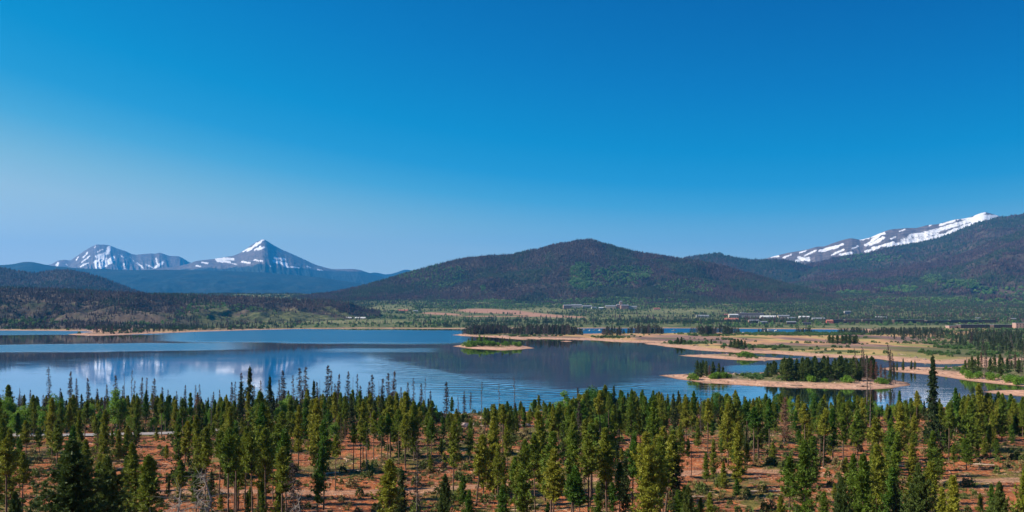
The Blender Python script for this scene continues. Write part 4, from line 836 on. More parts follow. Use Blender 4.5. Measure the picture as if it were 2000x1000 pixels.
while nfill < 1330 and tries < 120000:
    tries += 1
    y = math.sqrt(rnd.uniform(104**2, 322**2)); px = rnd.uniform(-90, 2090); x = (px-1000)*y/F
    if y > near_sh(x)-7: continue
    z = float(gh(np.array([x]), np.array([y]))[0]); row = HZ+(HC-z)*F/y
    if rnd.random() > dgrid(px, row)/9.*float(.12+1.5*sst(-.18, .25, fbm(np.array([x/10]), np.array([y/15]), 2))[0]): continue
    if min((x-a)**2+(y-b)**2 for a, b in pts) < 1.15**2: continue
    ty = float(np.interp(x, _tr[:, 0], _tr[:, 1]))
    if abs(y-ty) < 3.2 and x > -60: continue
    if 560 < px < 930 and 925 < row < 965 and rnd.random() < .8: continue
    if px < 640 and abs(y-np.interp(px, [-900, 0, 330, 430, 640], [215, 233, 240, 250, 268])) < 5: continue
    h = rnd.choice([rnd.uniform(8.5, 13.5), rnd.uniform(8.5, 12), rnd.uniform(4, 9), rnd.uniform(2.6, 6), rnd.uniform(2.6, 5)])
    hmax = HC-(np.interp(px, *np.array(SKYL).T)+rnd.uniform(-6, 14)-HZ)*y/F-z
    h = min(h, hmax)
    if h < 2.2: continue
    far_left = y > 262 and px < 850
    if far_left and rnd.random() < .42: put('dead_tree', 'dead%d' % rnd.randrange(5), x, y, h, wscale=rnd.uniform(.9, 1.3))
    elif rnd.random() < .03: put('dead_tree', rnd.choice(['dead0', 'snag0', 'dead4', 'rust0']), x, y, h)
    elif rnd.random() < .04 and y > 200: put('aspen_tree', 'aspen%d' % rnd.randrange(3), x, y, h*.6, wscale=.9)
    elif rnd.random() < .06: put('spruce_tree', 'spruce%d' % rnd.randrange(3), x, y, h, wscale=.9)
    else: put('pine_tree', rnd.choice(PINES) if h > 6 else rnd.choice(['pine2', 'pine4', 'pine7', 'pine8']), x, y, h, wscale=rnd.uniform(.8, 1.2)*(1.45 if h < 6 else 1), lean=(rnd.uniform(-.04, .04), rnd.choice([-1, 1])*rnd.uniform(.05, .10)) if rnd.random() < .14 else (0, 0))
    pts.append((x, y)); nfill += 1
nsh = 0; tries = 0
while nsh < 400 and tries < 20000:
    tries += 1; px = rnd.uniform(-90, 2090); y = rnd.uniform(255, 330); px = px*.45 if rnd.random() < .25 else px; x = (px-1000)*y/F
    if y > near_sh(x)-5 or y < near_sh(x)-62: continue
    if 862 < px < 1040 and rnd.random() < .72: continue
    if px < 640 and abs(y-np.interp(px, [-900, 0, 330, 430, 640], [215, 233, 240, 250, 268])) < 5: continue
    if min((x-a)**2+(y-b)**2 for a, b in pts) < 1.2**2: continue
    z = float(gh(np.array([x]), np.array([y]))[0]); hmax = HC-(np.interp(px, *np.array(SKYL).T)+rnd.uniform(-4, 22)-HZ)*y/F-z; h = min(rnd.uniform(2.5, 9), hmax)
    if h < 1.6: continue
    q_ = rnd.random()
    if px < 850 and q_ < .5: put('dead_tree', 'dead%d' % rnd.choice([1, 2, 2, 4, 4]), x, y, h, wscale=rnd.uniform(1.2, 1.7))
    elif q_ < .62: put('aspen_tree', 'aspen%d' % rnd.randrange(3), x, y, min(h, 4.5), wscale=rnd.uniform(.9, 1.3))
    elif q_ < .78: put('spruce_tree', 'spruce%d' % rnd.randrange(3), x, y, h, wscale=1.1)
    else: put('pine_tree', rnd.choice(['pine2', 'pine4', 'pine7', 'pine8', 'pine5']), x, y, h, wscale=rnd.uniform(1.0, 1.5))
    pts.append((x, y)); nsh += 1
# --- trees and bushes on the islands, the sandbars and the headland
ms = lambda k: (lambda x, y, s_=isl[k]: zat(s_, x, y))
mf = lambda x, y: zat(far, x, y); mr = lambda x, y: zat(rland, x, y)
def isle_tree(name, key, px, top, row, zf, ws=1.0, lean=(0, 0)):
    y = (HC-1.5)*F/(row-HZ); put_top(name, key, px, top, y, zf, ws, lean)
ri = random.Random(5)
for px, top, row in [(915, 661, 673.5), (922, 658, 672.5), (939, 657, 672.8), (932, 660, 673), (951, 657, 673), (957, 660, 674), (981, 658, 674), (985, 660, 673), (996, 659, 673.5), (1000, 662, 674.5)]:
    isle_tree('fir_tree', 'fir%d' % ri.randrange(3), px, top, row, ms('small'), ri.uniform(.8, 1.1))
isle_tree('aspen_tree', 'aspen1', 937, 653, 672.5, ms('small'), .9); isle_tree('aspen_tree', 'aspen1', 946, 655, 672.2, ms('small'), .8)
for px in (912, 919, 925, 935, 945, 953, 961, 966, 973, 988, 1006, 1012): isle_tree('bush', 'bush%d' % ri.randrange(3), px, 667+ri.uniform(-2, 2), 675.5, ms('small'), 1.3)
for px, top, row in [(1362, 704, 731.5), (1373, 703, 732), (1380, 705, 734), (1392, 706, 733.5), (1404, 709, 734), (1368, 708, 735), (1412, 716, 735.5)]:
    isle_tree('fir_tree', 'fir%d' % ri.randrange(3), px, top, row, ms('main'), ri.uniform(1., 1.2))
isle_tree('dead_tree', 'rust0', 1386, 712, 736, ms('main'), 1.0)
for px, top in ((1355, 729), (1396, 728), (1405, 727), (1415, 727), (1422, 730)): isle_tree('bush', 'bush%d' % ri.randrange(3), px, top, 737, ms('main'), 1.5)
for i in range(66):
    px = 1500+i*3.2+ri.uniform(-5, 5); e = min(1, (px-1485)/60); top = 696+ri.choice([ri.uniform(-3, 5), ri.uniform(0, 16)])+16*(1-e)
    isle_tree('fir_tree', 'fir%d' % ri.randrange(3), px, top, ri.uniform(730, 743), ms('main'), ri.uniform(.75, 1.5))
for px, top, row in [(1702, 703, 740), (1712, 706, 742), (1720, 711, 743), (1728, 716, 743)]: isle_tree('dead_tree', 'rust%d' % ri.randrange(2), px, top, row, ms('main'), 1.1)
isle_tree('fir_tree', 'fir1', 1738, 721, 744, ms('main'), 1.0)
for px, top, row in [(1475, 727, 734), (1500, 730, 736), (1523, 732, 739), (1545, 734, 741), (1579, 727, 743), (1585, 731, 744), (1612, 735, 744.5), (1655, 730, 745), (1662, 735, 746), (1718, 734, 745.5), (1728, 736, 746)]:
    isle_tree('bush', 'bush%d' % ri.randrange(3), px, top+3, row, ms('main'), 1.25)
for px, top, row, lean in [(1679, 677, 742, -.16), (1686, 682, 740, -.05), (1697, 674, 743, -.2), (1694, 680, 744, -.12), (1739, 682, 743, .0), (1745, 671, 744, -.14), (1749, 688, 744, -.1)]:
    isle_tree('dead_tree', 'dead%d' % ri.randrange(5), px+8*0, top, row, ms('main'), .7, (0, lean))
put_top('dead_tree', 'snag1', 1692, 690, 262, wscale=1.3); put_top('dead_tree', 'snag0', 1699, 735, 250, wscale=1.2)
for px, top, row in [(1323, 659, 671.5), (1331, 658, 671.5), (1337, 663, 672), (1349, 663, 671), (1389, 662, 670.5), (1408, 666, 672.5), (1427, 665, 679), (1434, 662, 680), (1441, 662, 680.5), (1448, 663, 680.5), (1455, 665, 680), (1620, 654, 671), (1627, 655, 672), (1636, 654, 672.5), (1645, 655, 672), (1652, 653, 672), (1660, 654, 672.5), (1668, 656, 672.5), (1672, 654, 672)]:
    isle_tree('fir_tree', 'fir%d' % ri.randrange(3), px, top, row, mf, 1.75)
for px, top in ((1455, 686), (1462, 688), (1468, 690)): isle_tree('bush', 'bush%d' % ri.randrange(3), px, top, 695.5, ms('bar'), 2.0)
for px, top, row in [(1746, 708, 720), (1752, 706, 719.5), (1764, 700, 719.5), (1780, 704, 719.2), (1787, 704, 719.4)]: isle_tree('fir_tree', 'fir%d' % ri.randrange(3), px, top, row, mr, .8)
for i in range(40):
    px = 1885+i*5.3+ri.uniform(-3, 3); q = ri.random(); row = ri.uniform(718, 733)+max(0, (px-1885))*.03
    nm, ky = ('fir_tree', 'fir%d' % ri.randrange(3)) if q < .55 else (('dead_tree', 'rust%d' % ri.randrange(2)) if q < .72 else ('dead_tree', 'dead%d' % ri.randrange(5)))
    isle_tree(nm, ky, px, ri.uniform(688, 704) if nm == 'fir_tree' else ri.uniform(674, 700), row, mr, ri.uniform(.8, 1.05))
for i in range(14): isle_tree('bush', 'bush%d' % ri.randrange(3), 1880+i*9+ri.uniform(-4, 4), 722+i*1.0, 731+i*1.1+ri.uniform(-3, 2), mr, .9)
isle_tree('aspen_tree', 'aspen0', 1881, 712, 727, mr, .9); isle_tree('aspen_tree', 'aspen2', 1848, 713, 722, mr, .8)

# --- labels: where each stands and what it looks like
def col_phrase(px):
    for lim, ph in ((95, 'at the left edge'), (235, 'below the left snowy peak'), (380, 'below the notched snowy ridge'), (470, 'just left of the cone peak'), (560, 'straight below the cone peak'), (660, "below the cone peak's right flank"), (800, 'below the peak-to-hill gap'), (900, "below the round hill's left foot"), (1040, 'below the little bushy island'), (1160, "below the round hill's top"), (1290, "below the round hill's right shoulder"), (1430, "below the island's small grove"), (1560, "below the long island's left part"), (1700, "below the long island's right part"), (1840, 'around the tall dark spire tree'), (1930, 'right of the dark spire tree')):
        if px < lim: return ph
    return 'at the right edge'
def row_phrase(row): return 'front row' if row > 985 else 'clearing' if row > 915 else 'middle stand' if row > 868 else 'back stand' if row > 838 else 'lakeshore'
ORD = ['', 'second', 'third', 'fourth', 'fifth', 'sixth', 'seventh', 'eighth', 'ninth', 'tenth', 'eleventh', 'twelfth', 'thirteenth', 'fourteenth', 'fifteenth', 'sixteenth', 'seventeenth', 'eighteenth', 'nineteenth', 'twentieth']; assert True
TENS = {20: 'twenty', 30: 'thirty', 40: 'forty', 50: 'fifty'}
def ORDN(i):
    if i < 20: return ORD[i]
    n_ = i+1; t_ = n_//10*10
    return (TENS[t_]+'-'+['', 'first', 'second', 'third', 'fourth', 'fifth', 'sixth', 'seventh', 'eighth', 'ninth'][n_-t_]) if n_ % 10 else {20: 'twentieth', 30: 'thirtieth', 40: 'fortieth', 50: 'fiftieth'}[t_]
GROUP = {'pine_tree': 'lodgepole pines of the foreground stand', 'dead_tree': 'standing dead conifers', 'spruce_tree': 'dark spruces in the foreground stand', 'aspen_tree': 'fresh green aspens', 'cottonwood_tree': 'round green cottonwoods', 'fir_tree': 'dark conifers on the islands and sand flats', 'bush': 'green willow bushes on the sand'}
def zone(t_):
    px, py = pxpy(t_['x'], t_['y'], t_['z'])
    if t_['y'] > 420 or t_['name'] in ('fir_tree', 'bush'):
        if px < 1060: return 'on the little bushy island'
        if px < 1430 and py > 720: return 'in the small grove on the long island'
        if px >= 1430 and py > 726 and px < 1770: return 'on the wooded middle of the long island' if px < 1600 else 'on the right half of the long island'
        if px > 1860: return 'on the sandy headland at the far right'
        if px > 1735: return 'on the grassy tip of the headland'
        if py > 690: return 'on the narrow sandbar'
        return 'on the wide sand flats' if px < 1600 else 'in the round clump on the sand flats'
    return row_phrase(py)+'|'+col_phrase(px)
LOOK = {'pine': ('slim', 'long-trunked', 'full', 'slim', 'bushy', 'narrow', 'high-crowned', 'narrow', 'full')}
def look(t_):
    k, h = t_['key'], t_['h']; sz = 'tall' if h > 11 else 'short' if h < 6.5 else 'mid-height'
    if k.startswith('bigpine'): return 'big dark fluffy near pine'
    if k == 'spire': return 'very tall narrow dark spire-shaped spruce'
    if k.startswith('pine'): return sz+' '+LOOK['pine'][int(k[4:])]+' green pine'
    if k.startswith('spruce'): return sz+' dark conical spruce'
    if k.startswith('fir'): return 'dark bushy conifer'
    if k.startswith('snag'): return 'bare pole-like dead snag'
    if k.startswith('rust'): return 'rust-brown dead conifer'
    if k.startswith('crooked'): return 'bleached crooked dead tree'
    if k.startswith('dead'): return 'leaning grey dead tree' if abs(t_['lean'][1]) > .08 else sz+' grey-brown dead conifer'
    if k.startswith('aspen'): return 'bright yellow-green aspen'
    if k.startswith('cotton'): return 'round deep green cottonwood'
    return 'low round green bush'
CAT = {'bush': 'bush'}
def seen_size(t_): return t_['h']*F/t_['y']
for nm_ in GROUP:
    for t_ in sorted([t_ for t_ in TREES if t_['name'] == nm_], key=seen_size, reverse=True)[298:]: t_['stuff'] = True
cells = {}
for t_ in TREES:
    if t_.get('stuff'): continue
    cells.setdefault((t_['name'], look(t_), zone(t_)), []).append(t_)
for (nm, lk, zn), lst in cells.items():
    lst.sort(key=lambda q: q['x']/q['y'])
    where = zn if '|' not in zn else (('on the ' if 'shore' in zn.split('|')[0] else 'in the ')+zn.split('|')[0]+' '+zn.split('|')[1])
    for i, t_ in enumerate(lst):
        if len(lst) == 1: lb = lk+' '+where
        else: lb = ('leftmost' if i == 0 else 'rightmost' if i == len(lst)-1 else ORDN(i)+' from left')+' '+lk+' '+where
        if len(lb.split()) > 16: lb = lb.replace(' from left', '')
        t_['label'] = lb
def add_tree(t_):
    s = t_['h']/H0[t_['key']]
    root = empty(t_['name'], (t_['x'], t_['y'], t_['z']), rnd.random()*6.283 if abs(t_['lean'][1]) < .05 else 0)
    root.scale = (s*t_['w'], s*t_['w'], s)
    if abs(t_['lean'][1]) > 0: root.rotation_euler[0] = t_['lean'][0]; root.rotation_euler[1] = t_['lean'][1]; root.rotation_mode = 'XYZ'
    tag(root, t_['label'], CAT.get(t_['name'], 'tree'), GROUP[t_['name']])
    for nm, m_ in PROTO[t_['key']]:
        o = bpy.data.objects.new(nm, m_); COL.objects.link(o); o.parent = root
        if nm == 'branches': o['kind'] = 'stuff'
for t_ in TREES:
    if not t_.get('stuff'): add_tree(t_)
# the remaining small pines behind: one object
for nm_, lb_ in (('pine_tree', 'young_pines'), ('dead_tree', 'dead_thicket'), ('aspen_tree', 'aspen_thicket')):
    rest = [t_ for t_ in TREES if t_.get('stuff') and t_['name'] == nm_]
    if not rest: continue
    KP = sorted({t_['key'] for t_ in rest})
    for k in KP: SRC[k+'w'], SRC[k+'l'] = (bpy.data.objects.new('source', m_) for _, m_ in PROTO[k])
    P = np.array([(t_['x'], t_['y'], t_['z']) for t_ in rest]); S3 = np.array([(t_['w']*t_['h']/H0[t_['key']],)*2+(t_['h']/H0[t_['key']],) for t_ in rest])
    ix = np.array([2*KP.index(t_['key']) for t_ in rest]); rz = rng.random(len(rest))*6.28
    scatter(lb_, np.concatenate([P, P]), np.concatenate([S3, S3]), np.zeros((2*len(P), 3))+.1, [k+s_ for k in KP for s_ in 'wl'], np.concatenate([ix, ix+1]), rotz=np.concatenate([rz, rz]))

# ------------------------------------------------------------------ floor litter, grass and logs in the clearing
M['wood'] = leafy('split_wood', (.42, .27, .17), (.60, .42, .28), trans=0)
M['tint_wood'] = leafy('cut_wood', None, None, instancer=True, trans=0, nscale=3)
rs = np.random.default_rng(51)
def stickgeo(seed):
    g = Geo(); g.tube([(-.5, 0, 0), (0, .02, .01), (.5, -.01, 0)], [.035, .04, .025], 5); return g
def chipgeo(seed):
    r = np.random.default_rng(seed); g = Geo()
    for k in range(9):
        c = r.normal(size=3)*np.array([.35, .3, .04])+np.array([0, 0, .05]); d = unit(r, 1)[0]*np.array([1, 1, .25]); g.sticks([c-d*.22], [c+d*.22], .022, .014, r)
    return g
def grassgeo(seed):
    r = np.random.default_rng(seed); g = Geo(); n = 40; a = r.random(n)*6.28; C = np.stack([np.cos(a)*.22*r.random(n), np.sin(a)*.22*r.random(n), 0*a], -1)
    g.sprays(C, np.stack([np.cos(a)*.4, np.sin(a)*.4, 1+0*a], -1)+r.normal(size=(n, 3))*.2, .42*r.uniform(.5, 1, n), .03, r); return g
src('stick', stickgeo(1), 'tint_wood'); src('chips0', chipgeo(2), 'tint_wood'); src('chips1', chipgeo(3), 'tint_wood'); src('grass0', grassgeo(4)); src('grass1', grassgeo(5))
n = 26000; yy = np.sqrt(rs.uniform(95**2, 312**2, n)); pp = rs.uniform(-60, 2060, n); xx = (pp-1000)*yy/F
dn = fbm(xx/13, yy/18, 3); ok = (dn > -.12+rs.normal(size=n)*.18) & (yy < shore_y(xx)-6)
ty = np.interp(xx, _tr[:, 0], _tr[:, 1]); ok &= (np.abs(yy-ty) > 2.4) | (xx < -60)
ok &= ~((pp < 640) & (np.abs(yy-np.interp(pp, [-900, 0, 330, 430, 640], [215, 233, 240, 250, 268])) < 4.2))
xx, yy = xx[ok], yy[ok]; n = len(xx); zz_ = gh(xx, yy); big = rs.random(n)
ln = np.where(big < .30, rs.uniform(.8, 3.2, n), rs.uniform(.6, 1.3, n)); idx = np.where(big < .30, 0, 1+rs.integers(0, 2, n))
S3 = np.stack([ln, np.where(idx == 0, rs.uniform(.6, 1.8, n), ln), np.where(idx == 0, rs.uniform(.6, 1.8, n), ln)], -1)
tw = np.array([.30, .17, .10])+rs.random((n, 1))**1.6*np.array([.34, .28, .22]); tw = np.where((rs.random(n) < .35)[:, None], np.array([.16, .09, .06]), tw)
r3 = np.stack([rs.normal(size=n)*.1, rs.normal(size=n)*.12, rs.random(n)*6.28], -1)
scatter('wood_slash', np.stack([xx, yy, zz_+.04], -1), S3, tw, ['stick', 'chips0', 'chips1'], idx, rot3=r3)
n = 30000; yy = np.sqrt(rs.uniform(95**2, 318**2, n)); pp = rs.uniform(-60, 2060, n); xx = (pp-1000)*yy/F
dn = fbm(xx/22+40, yy/30, 3); ok = (dn > -.04+rs.normal(size=n)*.12) & (yy < shore_y(xx)-5); ty = np.interp(xx, _tr[:, 0], _tr[:, 1]); ok &= (np.abs(yy-ty) > 2.2) | (xx < -60)
ok &= ~((pp < 640) & (np.abs(yy-np.interp(pp, [-900, 0, 330, 430, 640], [215, 233, 240, 250, 268])) < 4.0))
xx, yy = xx[ok], yy[ok]; n = len(xx); b_ = rs.random(n) < .16; s_ = np.where(b_, rs.uniform(.4, 1.7, n), rs.uniform(.7, 1.6, n))
tg = np.array([.10, .135, .03])*rs.uniform(.6, 1.5, (n, 1)); tg = np.where((rs.random(n) < .35)[:, None], np.array([.24, .19, .08]), tg)
scatter('grass_and_seedlings', np.stack([xx, yy, gh(xx, yy)-.02], -1), s_, tg, ['grass0', 'grass1', 'blob0', 'blob1', 'blob2'], np.where(b_, 2+rs.integers(0, 3, n), rs.integers(0, 2, n)))
# distinct fallen logs and boulders near the shore
M['log'] = plain('peeled_log', (.34, .24, .17), (.55, .43, .33), 2.5, .8)
M['logend'] = plain('sawn_end', (.50, .36, .22), (.62, .48, .32), 9, .8)
def log_thing(px, row, length, rad, rz, label):
    y = 27*F/(row-HZ); 
    for _ in range(3): x = (px-1000)*y/F; z = float(gh(np.array([x]), np.array([y]))[0]); y = (HC-z)*F/(row-HZ)
    e = empty('fallen_log', (x, y, z+rad*.8), rz); tag(e, label, 'log', 'fallen logs in the clearing')
    g = Geo(); g.tube([(-length/2, 0, 0), (-length*.15, .05, .03), (length*.2, -.04, .02), (length/2, .03, 0)], [rad, rad*.95, rad*.85, rad*.7], 9)
    o = link(bpy.data.objects.new('stem', g.mesh('stem', M['log'], smooth=True))); o.parent = e
    for sx, rr in ((-1, rad), (1, rad*.7)):
        g = Geo(); a = np.linspace(0, 2*np.pi, 9, endpoint=False); V = np.stack([0*a+sx*length/2*1.001, np.cos(a)*rr*.98+(.03 if sx > 0 else 0), np.sin(a)*rr*.98], -1); g.add(np.concatenate([V, [(sx*length/2*1.004, .03 if sx > 0 else 0, 0)]]), T=[(i, (i+1) % 9, 9) for i in range(9)])
        o = link(bpy.data.objects.new('sawn_end', g.mesh('sawn_end', M['logend']))); o.parent = e
    g = Geo(); r = np.random.default_rng(int(px)); n_ = 4; tx = r.uniform(-.4, .4, n_)*length
    g.sticks(np.stack([tx, 0*tx, 0*tx+rad*.3], -1), np.stack([tx+.2, r.normal(size=n_)*.3, 0*tx+rad+.35], -1), .03, .012, r); o = link(bpy.data.objects.new('branch_stub', g.mesh('branch_stub', M['log']))); o.parent = e
for a in [(1500, 961, 5.5, .17, .1, 'pale fallen log lying level in the clearing below the long island'), (1330, 972, 7, .15, .05, 'long pale log across the shade under the dense pines'), (1290, 985, 6, .13, -.1, 'thin pale log lowest in the shade under the dense pines'), (1760, 912, 5, .16, .3, 'reddish log in front of the spire-shaped spruce'),
          (1920, 909, 4, .18, -.35, 'short split log in the clearing near the right edge'), (655, 925, 3.5, .15, .5, 'pale tilted log in the red clearing above the dirt track'), (690, 920, 3, .14, -.4, 'short crossing log above the dirt track'), (545, 825, 4, .2, .2, 'white weathered log beside the road below the cone peak'), (960, 834, 6, .28, .1, 'pinkish driftwood log at the lake edge below the snags'), (1025, 833, 5, .28, -.08, 'pinkish driftwood log at the lake edge nearer the round cottonwood'), (250, 915, 4, .13, .6, 'dark log beside the big near pines'), (980, 972, 4.5, .13, -.3, 'thin log at the foot of the middle pines')]: log_thing(*a)
M['boulder'] = plain('pink_granite', (.34, .24, .20), (.55, .42, .36), 1.2, .9, bump=.05)
def boulder(px, y, s, label):
    x = (px-1000)*y/F; z = float(gh(np.array([x]), np.array([y]))[0]); r = np.random.default_rng(int(px*7)); import bmesh
    bm = bmesh.new(); bmesh.ops.create_icosphere(bm, subdivisions=3, radius=1)
    for v_ in bm.verts:
        c = np.array(v_.co); k = 1+.28*float(fbm(np.array([c[0]*1.3+px]), np.array([c[1]*1.3+c[2]*2]), 3)[0]); v_.co = Vector(c*k*np.array([1.25, .9, .7])*s)
    me = bpy.data.meshes.new('boulder'); bm.to_mesh(me); bm.free(); me.materials.append(M['boulder'])
    o = link(bpy.data.objects.new('boulder', me)); o.location = (x, y, z+.15*s); o.rotation_euler = (0, 0, r.random()*6); tag(o, label, 'boulder', 'pink boulders along the near shore')
for a in [(863, 285, 1.0, 'flat pale boulder on the shore beside the thick dead snag'), (907, 262, 1.5, 'largest pink boulder above the red clearing under the little island'), (925, 268, .9, 'small pink boulder next to the largest one'), (944, 285, .9, 'small pale boulder at the water below the snag pair'), (960, 276, 1.1, 'pink boulder at the water between two snags'), (1008, 262, 1.2, 'low pink boulder behind the stand near the last snag'), (1030, 266, .8, 'smallest pink boulder near the last snag'), (255, 262, 1.0, 'pink boulder among the dead trees under the twin peak')]: boulder(*a)

# utility pole by the cottonwood
M['pole'] = plain('creosote_pole', (.018, .014, .012), (.035, .028, .022), 3, .8)
y = 236.; x = (1128.5-1000)*y/F; z = float(gh(np.array([x]), np.array([y]))[0]); ph = HC-(757-HZ)*y/F-z
e = empty('utility_pole', (x, y, z)); tag(e, 'dark wooden utility pole beside the round cottonwood', 'pole')
g = Geo(); g.tube([(0, 0, -.2), (0, 0, ph*.5), (0, 0, ph)], [.24, .20, .16], 10); o = link(bpy.data.objects.new('post', g.mesh('post', M['pole'], smooth=True))); o.parent = e
g = Geo(); g.box(-1.0, 1.0, -.07, -.19-.02, ph-.9, ph-.76); o = link(bpy.data.objects.new('crossarm', g.mesh('crossarm', M['pole']))); o.parent = e; o.rotation_euler[2] = 1.2
for k in (-.85, 0, .85):
    g = Geo(); g.tube([(k, -.14, ph-.76), (k, -.14, ph-.6)], [.05, .04], 6); o = link(bpy.data.objects.new('insulator', g.mesh('insulator', M['pole']))); o.parent = e; o.rotation_euler[2] = 1.2

# ------------------------------------------------------------------ buildings
def wallm(n, c): return plain(n, tuple(k*.85 for k in c), c, .3, .85)
WM = {'white': wallm('white_render', (.60, .57, .52)), 'cream': wallm('cream_siding', (.45, .37, .29)), 'brown': wallm('brown_siding', (.085, .055, .045)), 'red': wallm('red_brick_wall', (.50, .14, .10)), 'grey': wallm('grey_siding', (.28, .27, .27)), 'pink': wallm('pinkish_wall', (.38, .24, .20))}
RM = {'dark': plain('dark_roof', (.05, .045, .05), (.08, .075, .08), .3, .7), 'slate': plain('slate_roof', (.17, .18, .20), (.24, .25, .27), .3, .6), 'white': plain('pale_roof', (.50, .50, .50), (.62, .62, .62), .3, .5), 'red': plain('red_roof', (.30, .11, .08), (.42, .17, .12), .3, .7)}
GL = plain('window_glass', (.02, .03, .045), (.04, .05, .07), .5, .12)
def far_ground(px, y):
    x = (px-1000)*y/F; return x, float(zat(far, np.array([x]), np.array([y]))[0])
def building(px, base, wpx, hpx, wall, roof, label, name='house', depth=None, flat=False, tower=None, y=None, wings=1):
    if y is None:            # find the distance where the ground shows at that row
        cand = np.linspace(2150, 5200, 400); zc = np.array([far_ground(px, c)[1] for c in cand]); rows = HZ-F*(zc-HC)/cand; y = float(cand[np.argmin(np.abs(rows-base))])
    x, z = far_ground(px, y); W = wpx*y/F; H = hpx*y/F; D = depth or min(max(W*.45, 9), 22); rh = 0 if flat else min(D, W)*.22; Hw = max(H-rh, 2.6)
    e = empty(name, (x, y, z-.3)); e.rotation_euler[2] = rnd.uniform(-.12, .12); tag(e, label, 'house' if name == 'house' else 'building', None)
    def P(nm, g, m):
        o = link(bpy.data.objects.new(nm, g.mesh(nm, m))); o.parent = e; return o
    g = Geo(); g.box(-W/2, W/2, -D/2, D/2, 0, Hw)
    if not flat:
        g.add([(-W/2, -D/2, Hw), (-W/2, D/2, Hw), (-W/2, 0, Hw+rh), (W/2, -D/2, Hw), (W/2, D/2, Hw), (W/2, 0, Hw+rh)], T=[(0, 2, 1), (3, 4, 5)])
    P('wall', g, WM[wall])
    g = Geo()
    if flat: g.box(-W/2-.4, W/2+.4, -D/2-.4, D/2+.4, Hw+.003, Hw+.55)
    else:
        o_ = .6; k = rh/(D/2)
        for s_ in (-1, 1):
            yo = s_*(D/2+o_); V = [(-W/2-o_, 0, Hw+rh+.03), (W/2+o_, 0, Hw+rh+.03), (W/2+o_, yo, Hw-o_*k+.03), (-W/2-o_, yo, Hw-o_*k+.03)]; V += [(a_, b__, c_+.28) for a_, b__, c_ in V]
            g.add(V, Q=[(0, 1, 2, 3), (4, 7, 6, 5), (0, 4, 5, 1), (1, 5, 6, 2), (2, 6, 7, 3), (3, 7, 4, 0)])
    P('roof', g, RM[roof])
    fl = max(1, int(Hw/3.2)); nwin = int(min(max(W/4.5, 2), 14))
    me_ = None
    for f_ in range(fl):
        for i in range(nwin):
            if me_ is None:
                g = Geo(); g.box(-.9, .9, -.08, .05, 0, 1.5); me_ = g.mesh('window', GL)
            o = link(bpy.data.objects.new('window', me_)); o.parent = e; o.location = (-W/2+(i+.5)*W/nwin, -D/2-.03, 1.0+f_*3.1)
    g = Geo(); g.box(-.6, .6, -D/2-.12, -D/2+.02, 0, 2.2); o = P('door', g, RM['dark']); o.location.x = W*.12
    if tower:
        tw, th = tower; g = Geo(); g.box(-tw/2, tw/2, -D/2-1.2, D/2*.4, 0, H+th); o = P('tower', g, WM[wall]); o.location.x = W*.1
        g = Geo(); g.add([(-tw/2-.5, -D/2-1.7, H+th), (tw/2+.5, -D/2-1.7, H+th), (tw/2+.5, D/2*.4+.5, H+th), (-tw/2-.5, D/2*.4+.5, H+th), (0, -D/4, H+th+tw*.45)], T=[(0, 1, 4), (1, 2, 4), (2, 3, 4), (3, 0, 4)], Q=[(3, 2, 1, 0)]); t2 = link(bpy.data.objects.new('tower_roof', g.mesh('tower_roof', RM[roof]))); t2.parent = o
    return e
